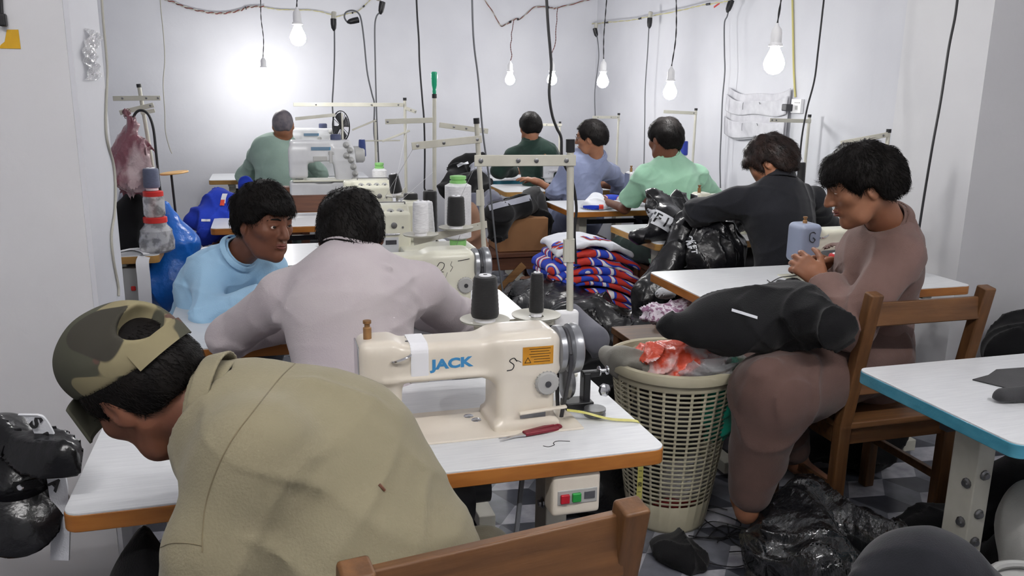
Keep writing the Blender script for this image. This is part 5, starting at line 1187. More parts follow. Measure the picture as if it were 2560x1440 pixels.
def heap_fn(blobs, amp=.012, freq=26, along=(1, 0, 0), seed=1, k=.05, floor=None, fine=.5):
    def f(p0):
        d = None; p = wobble(p0, 9, amp * .8, seed + 60)
        for b in blobs:
            if len(b) == 6: e = ell(p, b[:3], b[3:])
            elif len(b) == 8: e = cap(p, b[:3], b[3:6], b[6], b[7])
            else: e = flatcap(p, b[:3], b[3:6], b[6], b[7], b[8:11], b[11])
            d = e if d is None else smin(d, e, k)
        d = d - amp * 2.0 * folds(p, along, freq, seed, 1.6) - amp * (1.0 + fine) * folds(p, nrm(np.asarray(along) + V(.5, -.3, .6)), freq * 1.9, seed + 20, 1.8) - amp * .5 * lump(p, freq * .4, seed + 7, 4)
        return smax(d, floor - p0[:, 2], .004) if floor is not None else d
    return f
def heap_box(blobs, m=.06):
    lo, hi = np.full(3, 9.), np.full(3, -9.)
    for b in blobs:
        if len(b) == 6: c, r = np.array(b[:3]), np.array(b[3:]); lo = np.minimum(lo, c - r); hi = np.maximum(hi, c + r)
        else:
            r = max(b[6], b[7])
            for c in (np.array(b[:3]), np.array(b[3:6])): lo = np.minimum(lo, c - r); hi = np.maximum(hi, c + r)
    return lo - m, hi + m
def heap(name, label, cat, blobs, m, h=.008, group=None, decals=(), **kw):
    """a crumpled soft thing; decals = [(part, centre, x dir, y dir, width, height or lettering, material, lift)] laid on its surface"""
    f = heap_fn(blobs, **kw); lo, hi = heap_box(blobs); fl = kw.get('floor')
    if fl is not None: lo[2] = fl - .02
    g = solid(f, lo, hi, h); base = V((lo[0] + hi[0]) / 2, (lo[1] + hi[1]) / 2, g[0][:, 2].min())
    if not decals: return single(name, label, cat, g, m, loc=base, group=group, sharp=180)
    t = thing(name, label, cat, base, 0, group); mk('cloth', g, m, t, origin=base, sharp=180)
    dec = []
    for q in decals:
        if isinstance(q[5], str) and len(q[5]) > 1: dec += [('letter', np.asarray(q[1]) + nrm(q[2]) * (i_ - (len(q[5]) - 1) / 2) * q[4] * .66, *q[2:5], ch, *q[6:]) for i_, ch in enumerate(q[5])]
        else: dec.append(q)
    for part, c, x, y, w, hh, mm, lift in dec:
        x = nrm(x); y = nrm(y - x * (np.asarray(y) @ x)); n = np.cross(x, y)
        if isinstance(hh, str): v, F = refine(*text_mesh(hh, w, 0, .0012), .012)
        else:
            q = MB().grid(lambda u, v_: ((u - .5) * w, (v_ - .5) * hh, 0), 16, 12); v, F = np.array(q.v), q.f
        wv_ = np.asarray(c) + v[:, :1] * x + v[:, 1:2] * y + n * .12
        for _ in range(90): wv_ = wv_ - n * np.clip(f(wv_), -.006, .03)[:, None] * .5
        ok = np.abs(f(wv_)) < .014; F = [q for q in F if all(ok[i] for i in q)]
        if F:
            lab = np.arange(len(wv_))
            for _ in range(60):
                for q in F: lab[list(q)] = lab[list(q)].min()
            big_ = np.bincount([lab[q[0]] for q in F]).argmax(); F = [q for q in F if lab[q[0]] == big_]; us = sorted({i for q in F for i in q}); mp = {k_: j_ for j_, k_ in enumerate(us)}
            mk(part, (wv_[us] + n * lift, [tuple(mp[i] for i in q) for q in F]), mm, t, origin=base, sharp=180)
    return t
def C(x, y, Y=None, Z=None): return tuple(at(x, y, Y=Y, Z=Z))
CAMR = V(.96, -.28, 0); CAMU = V(.05, .2, .98)

# black jackets on the table of the man in black
heap('black_jacket', 'glossy black jacket with a white lettered patch, heaped on the table corner', 'jacket',
     [(*C(1655, 560, 3.95), *C(1700, 580, 4.05), .085, .09), (*C(1640, 520, 4.05), *C(1690, 535, 4.1), .06, .07), (*C(1600, 590, 3.9), *C(1650, 580, 3.95), .05, .06), (*C(1628, 480, 4.08), *C(1640, 530, 4.1), .022, .045), (*C(1700, 500, 4.2), *C(1740, 560, 4.1), .06, .08)], GLOSS, h=.007, seed=3, amp=.014, freq=24, k=.03,
     decals=[('white_patch', C(1648, 548, 3.9), CAMR + CAMU * -.55, CAMU + CAMR * .5, .15, .075, WHITEC, .003), ('lettering', C(1652, 552, 3.9), CAMR + CAMU * -.55, CAMU + CAMR * .5, .07, 'TFIC', M['ink'], .0045)])
heap('black_jacket', 'long glossy black sleeve hanging off the white table edge to the floor heap', 'jacket',
     [(*C(1720, 560, 3.86), *C(1740, 590, 3.78), .08, .075), (*C(1715, 580, 3.76), *C(1680, 660, 3.7), .075, .08), (*C(1680, 660, 3.7), *C(1630, 740, 3.62), .08, .085), (*C(1630, 740, 3.62), *C(1610, 830, 3.56), .085, .07)], GLOSS, h=.008, seed=8, amp=.010, freq=22, along=(0, 0, 1), k=.05)
heap('black_jacket', 'black jacket with a small white label, under the arm of the man in black', 'jacket',
     [(*C(1780, 590, 3.62), *C(1800, 640, 3.58), .09, .1), (*C(1760, 640, 3.6), *C(1790, 720, 3.56), .08, .09), (*C(1830, 560, 3.7), *C(1800, 590, 3.66), .06, .07), (*C(1840, 620, 3.6), *C(1830, 690, 3.6), .06, .06)], GLOSS, h=.008, seed=12, amp=.016, freq=26,
     decals=[('lettering', C(1741, 610, 3.5), CAMU * -1 + CAMR * .12, CAMR, .035, 'CKET', WHITEC, .002)])
# heap of glossy black garments on the floor between the rows
for i, (lab, bl, sd) in enumerate((
    ('glossy black garment on the floor heap, left of the heap behind the thread stand pole', [(1.28, 3.95, .28, .2, .22, .2), (1.42, 4.1, .38, .2, .2, .14)], 2),
    ('glossy black garment with bright creases lying on top of the floor heap', [(1.5, 3.75, .42, .22, .2, .12), (1.38, 3.7, .4, .16, .16, .1), (1.62, 3.7, .38, .18, .2, .12)], 5),
    ('glossy black garment below the hanging sleeve in the floor heap', [(1.72, 3.5, .3, .2, .24, .18), (1.6, 3.42, .3, .18, .2, .16)], 9),
    ('black garment at the near side of the floor heap behind the handwheel', [(1.18, 3.3, .22, .2, .24, .22), (1.3, 3.15, .25, .18, .2, .18)], 14),
    ('black garment at the right foot of the floor heap, near the basket', [(1.55, 3.3, .14, .24, .2, .16), (1.75, 3.25, .14, .16, .16, .16)], 17),
    ('black garment at the foot of the floor heap, left of the laundry basket', [(1.2, 2.85, .15, .2, .22, .18), (1.1, 2.7, .1, .16, .18, .12)], 23))):
    heap('black_garment', lab, 'garment', bl, GLOSS if i != 3 else BLACK, h=.011, group='black garments heaped on the floor', amp=.026, freq=15, seed=sd, k=.08, floor=.002, along=(.6, .5, .3))
heap('grey_cloth', 'grey lining cloth hanging over the front of the black floor heap', 'cloth', [(*C(1440, 800, 3.2), *C(1490, 850, 3.02), .04, .055)], cloth('grey_lining', (112, 113, 122), (98, 99, 108)), h=.008, seed=3, amp=.012, freq=20)
heap('white_cloth_scrap', 'white scrap lying under the hanging black sleeve', 'cloth', [(*C(1668, 742, 3.35), .055, .03, .03)], WHITEC, h=.005, seed=5, amp=.016, freq=30)
# stack of printed jerseys
JX_, JY_ = 1.68, 4.28
top_ = at(1510, 585, Y=4.2)[2]
heap('black_garment', 'black garment bundle under the stack of printed jerseys', 'garment', [(JX_, JY_ + .02, .2, .36, .3, .2), (JX_ + .15, JY_, .24, .26, .26, .18)], BLACK, h=.012, group='black garments heaped on the floor', amp=.02, freq=14, seed=31, floor=.002)
nj = 8; z0 = .41
for i in range(nj):
    z = z0 + (top_ - .05 - z0) * i / (nj - 1); ox = .03 * math.sin(i * 2.3); rx = .31 - .012 * i
    def jf(p, i=i, z=z, ox=ox, rx=rx):
        q = wobble(p, 7, .012, 70 + i); q[:, 2] = (q[:, 2] - z + .30 * ((p[:, 0] - JX_ + .04) ** 2) / .1 * .35 + .1 * (p[:, 1] - JY_) ** 2) ; d = rbox(q, (JX_ + ox, JY_, 0), (rx, .2 - .005 * i, .019), .017)
        return (d - .012 * folds(p, (.3, 1, .2), 34, 50 + i, 1.6) - .006 * folds(p, (1, .3, 0), 50, 80 + i, 1.6) - .004 * lump(p, 14, i, 4)) * .7
    g = solid(jf, (JX_ - .45, JY_ - .3, z - .2), (JX_ + .45, JY_ + .3, z + .1), .007)
    nth = ('lowest', 'second from the bottom', 'third from the bottom', 'fourth from the bottom', 'fourth from the top', 'third from the top', 'second from the top', 'topmost')[i]
    lab = 'folded white, blue and red jersey, %s of its stack' % nth
    if i < nj - 1: single('folded_jersey', lab, 'jersey', g, JER, group='stack of printed jerseys', sharp=180)
    else:
        lab = 'folded white jersey with blue lettering, topmost of its stack'; b0 = V(JX_, JY_, z); t = thing('folded_jersey', lab, 'jersey', b0, 0, 'stack of printed jerseys'); mk('cloth', g, JWHITE, t, origin=b0, sharp=180)
        for txt, (cx, cy), sz, nm in (('LA', (JX_ + .03, JY_ - .05), .12, 'lettering'), ('5', (JX_ - .19, JY_ - .1), .16, 'numeral')):
            for off, mm, lift in ((.008, mat('print_red', (196, 52, 40), .7), .0025), (.0, mat('print_blue', (34, 60, 176), .7), .006)):
                v, F = refine(*text_mesh(txt, sz, 0, off), .012); w_ = V(cx, cy, z + .12) + v[:, :1] * V(.97, .25, 0) + v[:, 1:2] * V(-.25, .97, 0)
                for _ in range(50): w_[:, 2] -= np.clip(jf(w_), -.01, .03) * .8
                w_[:, 2] += lift; mk(nm, (w_, F), mm, t, origin=b0, sharp=180)
heap('jersey', 'white jersey with a blue and red hem left of the mint green shirt', 'jersey', [(*C(1490, 512, 5.12), .10, .09, .05), (*C(1530, 515, 5.14), .09, .07, .035), (*C(1492, 498, 5.14), .05, .05, .05)], JWHITE, h=.007, seed=7, amp=.008, freq=30, floor=TZ + .002,
     decals=[('blue_hem', C(1478, 520, 5.05), CAMR, CAMU, .1, .034, ROYAL, .003), ('red_hem', C(1502, 518, 5.05), CAMR, CAMU, .03, .03, mat('hem_red', (200, 60, 44), .7), .004)])
heap('jersey', 'blue jersey edged in red lying behind the white jersey on the table', 'jersey', [(*C(1530, 495, 5.26), .08, .06, .03)], JER, h=.007, seed=9, amp=.008, freq=30, floor=TZ + .002)
# cardboard box on the bench and black garments over it
BX = at(1290, 590, Y=5.32); BX[2] = .45
t = thing('cardboard_box', 'brown cardboard box on the wooden bench, draped with black garments', 'box', (1.62, 5.42, .452))
mk('carton', MB().box((0, 0, .11), (.34, .28, .22)), M['carton'], t, bev=.004, smooth=False); mk('flap', MB().bar((-.17, -.14, .22), (-.26, -.14, .13), .28, .004, (1, 0, 1)), M['carton'], t)
heap('black_garment', 'black garment with a pale grey stripe draped over the cardboard box', 'garment',
     [(*C(1330, 496, 5.45), *C(1300, 515, 5.3), .08, .09), (*C(1300, 512, 5.28), *C(1250, 540, 5.2), .09, .1), (*C(1250, 540, 5.18), *C(1245, 575, 5.16), .09, .07), (*C(1345, 498, 5.5), *C(1350, 545, 5.45), .08, .09), (*C(1350, 545, 5.45), *C(1355, 600, 5.4), .09, .08)], BLACK, h=.01, seed=41, amp=.02, freq=18,
     decals=[('grey_stripe', C(1275, 502, 5.05), CAMR + CAMU * .3, CAMU, .28, .04, GREYC, .004), ('grey_panel', C(1250, 555, 5.0), CAMU + CAMR * -.35, CAMR, .14, .026, GREYC, .004), ('grey_panel', C(1268, 556, 5.0), CAMU + CAMR * -.35, CAMR, .12, .016, GREYC, .004)])
heap('grey_cloth', 'grey cloth piece hanging between the white tube and the thread stand', 'cloth', [(*C(1185, 510, 5.6), *C(1200, 545, 5.5), .06, .07), (*C(1225, 490, 5.7), *C(1235, 510, 5.6), .05, .06)], cloth('slate_grey_fabric', (104, 106, 120), (92, 94, 108)), h=.009, seed=13, amp=.012, freq=18)
heap('paper_bag', 'brown paper bag standing right of the black thread cone', 'bag', [(*C(1170, 545, 5.0), *C(1178, 620, 5.0), .07, .09), (*C(1178, 620, 5.0), *C(1178, 620, 5.0)[:2], .08, .09, .09)], mat('brown_paper', (140, 104, 82), .8, rgb2=(120, 88, 70), nscale=8), h=.009, seed=15, amp=.016, freq=16, along=(0, 0, 1))
heap('black_garment', 'black and grey garments piled against the wall on the turquoise edged far table', 'garment', [(*C(1165, 415, 7.3), .16, .1, .12), (*C(1145, 440, 7.2), *C(1130, 480, 7.0), .09, .09), (*C(1190, 395, 7.3), .12, .1, .06)], BLACK, h=.012, seed=19, amp=.024, freq=14,
     decals=[('white_strip', C(1152, 400, 6.9), CAMR + CAMU * .5, CAMU, .1, .025, WHITEC, .004)])
heap('grey_cloth', 'pale grey cloth folded on the turquoise edged far table', 'cloth', [(*C(1200, 430, 7.05), .09, .06, .04), (*C(1195, 415, 7.1), .07, .05, .04)], GREYC, h=.008, seed=21, amp=.012)
heap('black_garment', 'black garment hanging below the turquoise edged far table', 'garment', [(*C(1165, 470, 6.85), *C(1180, 530, 6.7), .1, .11), (*C(1200, 460, 6.8), *C(1225, 510, 6.6), .1, .1)], BLACK, h=.012, seed=27, amp=.018, freq=16)
# garment being sewn by the young man in brown
heap('black_garment', 'large black garment on the lap of the young man in brown, trailing over the basket', 'garment',
     [(*C(1690, 815, 2.3), *C(1800, 808, 2.34), .045, .08), (*C(1800, 812, 2.34), *C(1960, 790, 2.32), .085, .1), (*C(1760, 838, 2.3), *C(1900, 845, 2.26), .04, .07), (*C(1965, 745, 2.44), *C(2000, 800, 2.3), .06, .1), (*C(1990, 720, 2.5), *C(1960, 760, 2.42), .035, .06), (*C(2000, 800, 2.24), *C(2080, 830, 2.1), .1, .06)], BLACK, h=.006, seed=33, amp=.013, freq=20, k=.05,
     decals=[('white_trim', C(1875, 787, 2.2), CAMR + CAMU * -.3, CAMU, .08, .009, WHITEC, .003)])
single('thread_end', 'loose black threads lying on the table by the needle of the man in brown', 'thread', MB().tube(spline([C(1925, 707, Z=.752), C(1950, 694, Z=.756), C(1980, 690, Z=.758), C(2000, 686, Z=.756)], 20), .002, 5).tube(spline([C(1918, 700, Z=.752), C(1935, 712, Z=.754), C(1950, 716, Z=.754)], 12), .0015, 5), M['ink'])
heap('floral_cloth', 'white and mauve floral cloth crumpled on the stool behind the basket', 'cloth', [(*C(1690, 780, 2.95), .09, .05, .025), (*C(1655, 790, 2.9), .05, .04, .02), (*C(1720, 768, 3.0), .06, .05, .03)], mat('floral_print', (206, 198, 208), .85, rgb2=(134, 98, 124), nscale=60, ncontrast=(.48, .56), ndetail=1), h=.006, seed=2, amp=.012, freq=34, floor=.503)

# ---- laundry basket with plastic bags
BC = V(1.335, 2.525, 0); t = thing('laundry_basket', 'tall beige perforated plastic basket full of plastic bags beside the near table', 'basket', BC)
PL = mat('beige_plastic', (190, 184, 160), .45, rgb2=(178, 172, 148), nscale=6); nc, nr = 29, 26; zb, zt2, Hb = .105, .55, .6
rad = lambda z: .138 + (.222 - .138) * (z / Hb) ** .95
b = MB(); zs = [0.0, .012, zb]; kinds = ['s', 's']
for r in range(nr): zs += [zb + (zt2 - zb) * (r + .62) / nr, zb + (zt2 - zb) * (r + 1) / nr]; kinds += ['h', 's']
zs.append(Hb); kinds.append('s'); na = nc * 2
an = [2 * PI * (i // 2 + (.8 if i % 2 else 0)) / nc for i in range(na)]
for z in zs:
    for a in an: b.v.append((rad(z) * math.cos(a), rad(z) * math.sin(a), z))
for j, kd in enumerate(kinds):
    for i in range(na):
        if kd == 'h' and i % 2 == 0: continue
        b.f.append((j * na + i, j * na + (i + 1) % na, (j + 1) * na + (i + 1) % na, (j + 1) * na + i)); b.mi.append(0)
mk('wall', b, PL, t, solid=.004); mk('base', MB().lathe((0, 0, 0), [(rad(0) - .003, .004), (rad(0) - .003, .01)], 40), PL, t)
mk('rim', MB().lathe((0, 0, Hb), [(rad(Hb) - .004, -.03), (rad(Hb) + .012, -.028), (rad(Hb) + .016, -.01), (rad(Hb) + .012, .004), (rad(Hb), .008), (rad(Hb) - .006, .002), (rad(Hb) - .004, -.03)], 48, caps=False), PL, t)
BF = mat('orange_white_bag', (222, 84, 58), .22, rgb2=(228, 214, 212), nscale=9, ncontrast=(.5, .62), bump=.8, bscale=26, bdist=.01, spec=.6)
def inb(dx, dy, z, *r): return (BC[0] + dx, BC[1] + dy, z, *r)
heap('plastic_bag', 'orange and white plastic bag at the top of the basket', 'plastic bag', [inb(-.08, -.07, .6, .1, .09, .08), inb(-.02, -.08, .63, .1, .08, .055), inb(.04, -.05, .62, .09, .09, .05), inb(-.05, .05, .6, .12, .1, .05)], BF, h=.006, seed=3, amp=.014, freq=30)
heap('plastic_bag', 'crumpled clear plastic bag at the front of the basket top', 'plastic bag', [inb(.02, -.155, .6, .075, .04, .045), inb(.075, -.12, .625, .06, .05, .05)], FILM, h=.006, seed=6, amp=.016, freq=34)
heap('plastic_bag', 'thin clear plastic bag at the right of the basket top', 'plastic bag', [inb(.13, -.09, .61, .06, .06, .04)], FILM, h=.006, seed=16, amp=.014, freq=30)
heap('cloth_scrap', 'teal cloth scrap tucked in the right of the basket', 'cloth', [inb(.16, -.04, 0.595, .045, .08, .035), inb(.12, -.1, .45, .06, .06, .12)], cloth('teal_fabric', (30, 150, 124), (24, 134, 110)), h=.006, seed=8, amp=.008)
heap('cloth_scrap', 'grey rolled cloth hanging over the left rim of the basket', 'cloth', [(*inb(-.12, -.1, .605), *inb(-.2, -.02, .625), .022, .018), (*inb(-.2, -.02, .625), *inb(-.225, .07, .615), .018, .016), inb(-.16, .03, .57, .05, .05, .03)], cloth('grey_beige_fabric', (150, 148, 140), (132, 130, 122)), h=.006, seed=9, amp=.008)
heap('plastic_bag', 'white plastic bags filling the lower part of the basket', 'plastic bag', [inb(.03, -.03, .16, .1, .09, .13)], mat('white_bag', (214, 212, 214), .4, rgb2=(180, 176, 176), nscale=9, bump=.8, bscale=24, bdist=.01), h=.009, seed=11, amp=.014, freq=26)
heap('cloth_scrap', 'dark cloth filling the middle of the basket', 'cloth', [inb(-.02, .0, .38, .13, .13, .14), inb(-.06, .04, .2, .07, .07, .12)], DARKC, h=.009, seed=19, amp=.012, freq=20)
heap('plastic_bag', 'red plastic scrap at the bottom of the basket', 'plastic bag', [inb(-.01, -.09, .09, .08, .03, .02)], mat('red_plastic', (150, 40, 42), .4), h=.007, seed=12, amp=.006)
# ---- floor litter at right front
heap('plastic_bag', 'clear plastic bag of dark scraps lying on the floor below the young man in brown', 'plastic bag', [(*C(2000, 1225, 2.15), *C(1930, 1380, Z=.09), .035, .1), (*C(2000, 1225, 2.15), *C(2050, 1420, Z=.09), .035, .13), (*C(2010, 1225, 2.15), *C(2200, 1370, Z=.1), .035, .12), (*C(2010, 1225, 2.15), *C(1990, 1300, Z=.16), .03, .1)], FILMD, h=.006, seed=4, amp=.016, freq=30, floor=.003, along=(.6, -.6, .5))
heap('black_garment', 'black scraps inside the clear plastic bag on the floor', 'scraps', [(1.62, 2.02, .06, .16, .16, .07), (1.78, 1.94, .05, .14, .12, .06)], BLACK, h=.01, seed=6, amp=.014, freq=20, floor=.002)
heap('black_cloth', 'black cloth scrap on the floor in front of the basket', 'cloth', [(*C(1670, 1355, Z=.03), .07, .07, .04), (*C(1700, 1380, Z=.03), .08, .06, .035), (*C(1735, 1400, Z=.02), .05, .05, .02)], BLACK, h=.006, seed=9, amp=.012, freq=26, floor=.002)
for lab, bl, sd in (('black garments on the floor behind the legs of the varnished chair', [(2.0, 2.78, .12, .26, .14, .14), (2.3, 2.7, .14, .2, .16, .16)], 71), ('black garments on the floor between the varnished chair and the turquoise edged table', [(2.12, 2.02, .08, .2, .11, .1), (2.4, 2.05, .14, .22, .14, .16)], 73), ('black garments piled under the turquoise edged table at right', [(2.15, 1.66, .14, .22, .18, .18), (2.5, 1.7, .2, .22, .2, .22)], 75)):
    heap('black_garment', lab, 'garment', bl, BLACK, h=.011, seed=sd, amp=.02, freq=16, floor=.002, group='black garments on the floor at right')
tb = MB(); r2 = random.Random(5)
for i in range(9):
    c = at(r2.uniform(1770, 1900), r2.uniform(1285, 1390), Z=.006); a0 = r2.uniform(0, 6); tb.tube(spline([c + V(.13 * math.cos(a0 + k * .9) * r2.uniform(.4, 1.1), .13 * math.sin(a0 + k * .9) * r2.uniform(.4, 1.1), r2.uniform(0, .012)) for k in range(6)], 40), .0022, 5)
single('cord_tangle', 'tangle of thin black cords on the tiles right of the basket', 'cord', tb, M['blackrubber'], group=None)
heap('grey_bundle', 'dark grey cloth bundle at the bottom edge of the view on the right', 'cloth bundle', [(*C(2265, 1460, 1.3), *C(2420, 1540, 1.25), .1, .12), (*C(2150, 1455, 1.3), *C(2250, 1460, 1.3), .03, .08), (*(C(2330, 1480, 1.28)[:2]), .15, *C(2330, 1480, 1.28), .14, .13)], DGREY, h=.008, seed=10, amp=.006, freq=14)
heap('white_sack', 'off white sack under the turquoise edged table at the right edge', 'sack', [(*C(2570, 1330, 1.55), .07, .09, .13)], cloth('off_white_sack', (186, 186, 182), (168, 168, 164)), h=.008, seed=14, amp=.012, freq=18)
gc = at(2600, 1470, Y=1.3); t = thing('plastic_bucket', 'grey plastic bucket rim at the bottom right corner', 'bucket', (gc[0], gc[1], 0)); mk('wall', MB().lathe((0, 0, 0), [(.08, .0), (.1, gc[2] - .01)], 30, caps=False), M['greyplastic'], t, solid=.003); mk('rim', MB().tube([(.1 * math.cos(a), .1 * math.sin(a), gc[2]) for a in np.linspace(0, 2 * PI, 33)[:-1]], .01, 8, closed=True), M['greyplastic'], t)
def flat_piece(name, label, pts, z, m, th=.004):
    P = np.array([at(x, y, Z=z)[:2] for x, y in pts]); single(name, label, 'cloth', MB().prism([tuple(q) for q in P], z, z + th), m, bev=.0015)
flat_piece('cloth_piece', 'pointed charcoal cloth piece lying flat on the turquoise edged table', [(2430, 951), (2500, 968), (2560, 985), (2640, 985), (2640, 915), (2560, 921), (2490, 926), (2470, 940)], TZ, DARKC)
heap('cloth_piece', 'dark rolled cloth piece at the right edge of the turquoise edged table', 'cloth', [(*C(2500, 993, Z=.765), *C(2640, 985, Z=.765), .016, .02)], DARKC, h=.005, seed=3, amp=.004, floor=TZ + .005)
heap('black_bag', 'black bag slumped against the wall at the right edge', 'bag', [(*C(2560, 870, 2.95), .2, .12, .13), (*C(2600, 845, 2.95), .2, .12, .14), (*(C(2590, 845, 2.95)[:2]), .14, *C(2590, 860, 2.95), .16, .14)], BLACK, h=.01, seed=5, amp=.012, freq=14)
# ---- far left corner
jl = at(395, 632, Y=4.12); jl[2] = TZ
CLEAR = mat('clear_jar_plastic', (228, 228, 230), .1, trans=.35, alpha=.75, rgb2=(150, 150, 152), nscale=26, ncontrast=(.45, .6), bump=.5, bscale=30); REDL = mat('red_lid', (200, 44, 40), .35)
t = thing('plastic_jar', 'large clear plastic jar with a red lid on the table corner at far left', 'jar', jl, 0, 'stacked clear jars with red lids'); mk('jar', MB().lathe((0, 0, 0), [(.06, 0), (.076, .012), (.078, .05), (.07, .085), (.07, .1), (.05, .125), (.047, .14)], 26), CLEAR, t); mk('lid', MB().lathe((0, 0, .137), [(.052, 0), (.052, .022), (.046, .025)], 26), REDL, t)
t = thing('plastic_jar', 'smaller clear jar with a red lid, stacked on the large jar at far left', 'jar', jl + V(0, 0, .163), 0, 'stacked clear jars with red lids'); mk('jar', MB().lathe((0, 0, 0), [(.04, 0), (.047, .01), (.047, .085), (.042, .095)], 24), CLEAR, t); mk('lid', MB().lathe((0, 0, .094), [(.044, 0), (.044, .02), (.04, .022)], 24), REDL, t)
cone(jl + V(-.005, .02, .281), .036, .034, .1, (96, 102, 126), 'blue grey thread cone standing on the stacked jars')
single('white_tape', 'wide white tape lying over the table edge and hanging down at far left', 'tape', MB().ribbon(spline([C(300, 628, Z=.756), C(335, 622, Z=.757), tuple(V(*C(352, 630, Z=.757)) + V(.02, -.02, 0)), tuple(at(356, 655, Y=4.015)), tuple(at(360, 700, Y=4.01)), tuple(at(364, 760, Y=4.01))], 30), .055, np.array([V(.2, 1, 0)] * 14 + [V(1, .2, 0)] * 17), .0015), M['paper'])
single('control_box', 'grey control box with a red switch under the far left table', 'control box', MB().box((at(330, 700, Y=4.1)[0], 4.12, .6), (.12, .1, .17)).box((at(333, 722, Y=4.06)[0], 4.066, at(333, 722, Y=4.06)[2]), (.02, .008, .022), m=1), [M['greyplastic'], REDL], bev=.004)
BLUEP = mat('blue_polythene', (24, 104, 196), .3, rgb2=(18, 84, 170), nscale=5, bump=.5, bscale=14, bdist=.02, spec=.5)
heap('blue_bag', 'bright blue polythene bag hanging behind the jars at far left', 'bag', [(*C(412, 505, 4.35), *C(430, 600, 4.35), .035, .1), (*C(430, 600, 4.35), *C(425, 700, 4.3), .1, .13)], BLUEP, h=.008, seed=3, amp=.014, freq=16, along=(0, 0, 1))
heap('black_bag', 'black cloth bag hanging behind the white pier at far left', 'bag', [(*C(345, 500, 4.3), *C(325, 600, 4.3), .05, .11)], BLACK, h=.008, seed=5, amp=.01, freq=14, along=(0, 0, 1))
PUR = mat('maroon_film_bag', (140, 84, 96), .2, rgb2=(214, 190, 192), nscale=8, nstretch=(1, 1, .35), ncontrast=(.45, .58), bump=.9, bscale=16, bdist=.02, trans=.2, alpha=.88)
heap('plastic_bag', 'maroon and clear plastic bag hung from the far left thread stand', 'plastic bag', [(*C(333, 300, 4.22), *C(330, 380, 4.22), .012, .045), (*C(328, 380, 4.22), *C(318, 445, 4.22), .055, .075), (*C(350, 370, 4.22), *C(352, 440, 4.22), .03, .05)], PUR, h=.006, seed=7, amp=.016, freq=44, along=(0, 0, 1))
for i, (xx, yy, m_, lab) in enumerate(((318, 500, GREYC, 'pale grey scrap on the far left table behind the pier'), (322, 540, cloth('mixed_scrap', (170, 180, 178), (200, 150, 160)), 'pinkish scrap on the far left table behind the black bag'))): heap('cloth_scrap', lab, 'cloth', [(*C(xx, yy, 4.45), .05, .05, .05)], m_, h=.008, seed=20 + i, amp=.012)
g = spline([at(329, 420, Y=4.2), at(328, 330, Y=4.2), at(335, 290, Y=4.2), at(350, 276, Y=4.2), at(370, 285, Y=4.2), at(383, 320, Y=4.2), at(390, 380, Y=4.2), at(397, 450, Y=4.2)], 50)
g = np.vstack([g, [V(g[-1][0] + .01, 4.25, TZ)]])
t = thing('gooseneck_lamp', 'black gooseneck arched over the far left table', 'lamp', g[-1]); mk('neck', MB().tube(g, .006, 8), M['blackrubber'], t, origin=g[-1]); mk('base', MB().lathe(g[-1], [(.035, 0), (.035, .01), (.01, .02)], 20), M['black'], t, origin=g[-1])
pd = at(436, 434, Y=4.5); t = thing('wooden_paddle', 'pale orange flat wooden disc on a black stalk at far left', 'paddle', (pd[0], pd[1], TZ)); mk('disc', MB().lathe((0, 0, pd[2] - TZ), [(.066, 0), (.069, .004), (.066, .008)], 30, axis=(-.1, .0, 1)), mat('pale_orange_wood', (214, 170, 108), .5), t); mk('stalk', MB().cyl((-.005, 0, 0), (-.015, 0, pd[2] - TZ), .006), M['black'], t)
ob = at(381, 436, Y=4.42); single('orange_bottle', 'small orange capped bottle behind the blue grey cone', 'bottle', MB().lathe((ob[0], ob[1], TZ), [(.022, 0), (.022, ob[2] - TZ - .05), (.016, ob[2] - TZ - .02), (.018, ob[2] - TZ - .018), (.018, ob[2] - TZ + .012)], 18), mat('orange_plastic', (226, 92, 48), .4))
# royal blue garments behind the boy
heap('blue_garment', 'royal blue garments with white and red marks heaped on the low chair at left', 'garment', [(*C(545, 505, 5.3), *C(580, 520, 5.25), .08, .09), (*C(480, 550, 5.2), *C(545, 530, 5.25), .045, .09), (*C(530, 560, 5.15), *C(525, 585, 5.1), .07, .06), (*C(570, 550, 5.15), *C(575, 580, 5.1), .06, .05)], ROYAL, h=.008, seed=9, amp=.014, freq=22,
     decals=[('white_patch', C(527, 488, 5.0), CAMU, CAMR * -1, .06, .03, WHITEC, .004), ('red_mark', C(527, 500, 5.0), CAMU, CAMR * -1, .035, .025, mat('red_print', (206, 70, 50), .7), .006), ('white_mark', C(497, 548, 5.0), CAMR, CAMU, .05, .014, WHITEC, .004)])
heap('blue_garment', 'royal blue sleeve hanging over the chair edge by the bald man\'s table', 'garment', [(*C(612, 462, 6.5), *C(620, 475, 6.5), .05, .05)], ROYAL, h=.008, seed=11, amp=.01)
heap('cloth_scrap', 'white crumpled cloth on the table behind the boy\'s head', 'cloth', [(*C(755, 505, 5.55), .09, .05, .05), (*C(790, 508, 5.55), .06, .05, .035)], WHITEC, h=.007, seed=13, amp=.012, freq=30, floor=TZ + .002)
heap('cloth_scrap', 'grey folded cloth on the table behind the lilac shirt man', 'cloth', [(*C(830, 505, 5.6), .1, .06, .05)], cloth('mid_grey_fabric', (112, 114, 112), (96, 98, 98)), h=.007, seed=15, amp=.008, freq=24, floor=TZ + .002)
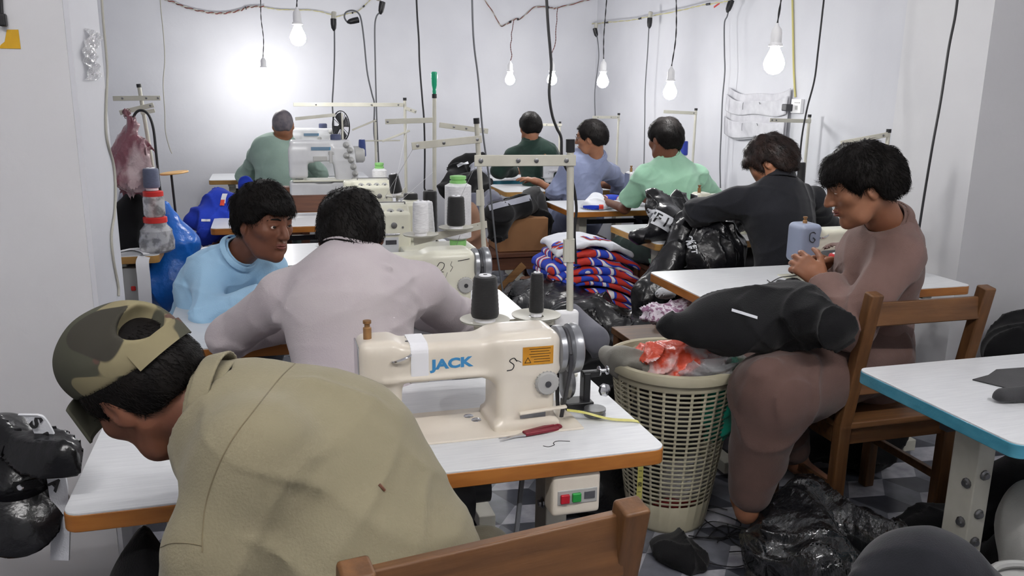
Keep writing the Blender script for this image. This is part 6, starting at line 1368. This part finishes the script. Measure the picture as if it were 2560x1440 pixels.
# ---- black jackets at the left front
for lab, bl, sd, dc in (
    ('upper black jacket with a metal snap, piled against the grey wall at the left front', [(*C(15, 1050, 1.78), *C(35, 1110, 1.76), .035, .06), (*C(30, 1110, 1.74), *C(95, 1125, 1.7), .05, .035), (*C(95, 1125, 1.66), *C(140, 1130, 1.6), .03, .018), (*C(-20, 1110, 1.76), *C(-60, 1200, 1.74), .09, .1)], 51, C(12, 1118, 1.66)),
    ('middle black jacket of the pile against the grey wall at the left front', [(*C(20, 1160, 1.72), *C(85, 1185, 1.7), .07, .035), (*C(-40, 1190, 1.72), *C(60, 1200, 1.7), .09, .08)], 54, C(51, 1219, 1.6)),
    ('lowest black jacket hanging down from the pile at the left front', [(*C(40, 1220, 1.7), *C(95, 1250, 1.68), .07, .045), (*C(-40, 1250, 1.7), *C(80, 1290, 1.66), .09, .07), (*C(110, 1250, 1.68), *C(125, 1300, 1.68), .03, .025)], 57, None)):
    g = heap('black_jacket', lab, 'jacket', bl, GLOSS, h=.006, seed=sd, amp=.016, freq=20, k=.03, group='black jackets at the left front', decals=[('snap_flap', dc, CAMR, CAMU, .03, .02, BLACK, .002)] if dc else ())
    if dc: mk('snap', MB().lathe(np.array(dc) + V(0, .0, 0), [(.003, 0), (.006, .002), (.004, .004)], 12, axis=(0, -1, .2)), M['chrome'], g, origin=np.array(g.location))
t = thing('lettered_strip', 'white strip with black S lettering standing up behind the black jackets', 'strip', C(150, 1290, 1.62))
o = np.array(t.location); SP = lambda x, y: V(*C(x, y, 1.64))
mk('strip', MB().ribbon(spline([SP(70, 1036), SP(88, 1044), SP(112, 1084), SP(130, 1140), SP(146, 1220), SP(152, 1300), SP(150, 1400)], 24), .036, CAMR, .004), WHITEC, t, origin=o)
for ch, x, y, sz in (('S', 92, 1056, .034), ('A', 112, 1092, .03), ('A', 140, 1210, .03)): mk('letter', place(text_mesh(ch, sz, .001, .0012), SP(x, y) - V(.27, .93, -.2) * .004, CAMR + CAMU * -.9, CAMU + CAMR * .9), M['ink'], t, origin=o, smooth=False)
t = thing('cardboard_box', 'brown box under the black jackets at the bottom left corner', 'box', (-.8, 1.75, 0)); mk('carton', MB().box((0, 0, .3), (.36, .3, .6)), M['carton'], t, bev=.004)
heap('black_garment', 'black garments added to darken the space under the near table, left end', 'garment', [(-.27, 1.62, .3, .1, .1, .34), (-.2, 1.7, .2, .16, .14, .24)], BLACK, h=.01, seed=66, amp=.014, freq=16, floor=.002, along=(0, 0, 1))  # dark heap added so the space under the tabletop goes black
heap('black_bag', 'black bag added to darken the floor under the near table at left', 'bag', [(-.1, 1.9, .2, .2, .2, .2), (.05, 1.95, .15, .2, .2, .16)], BLACK, h=.012, seed=61, amp=.016, freq=12, floor=.002)  # added as darkness on the floor below the table
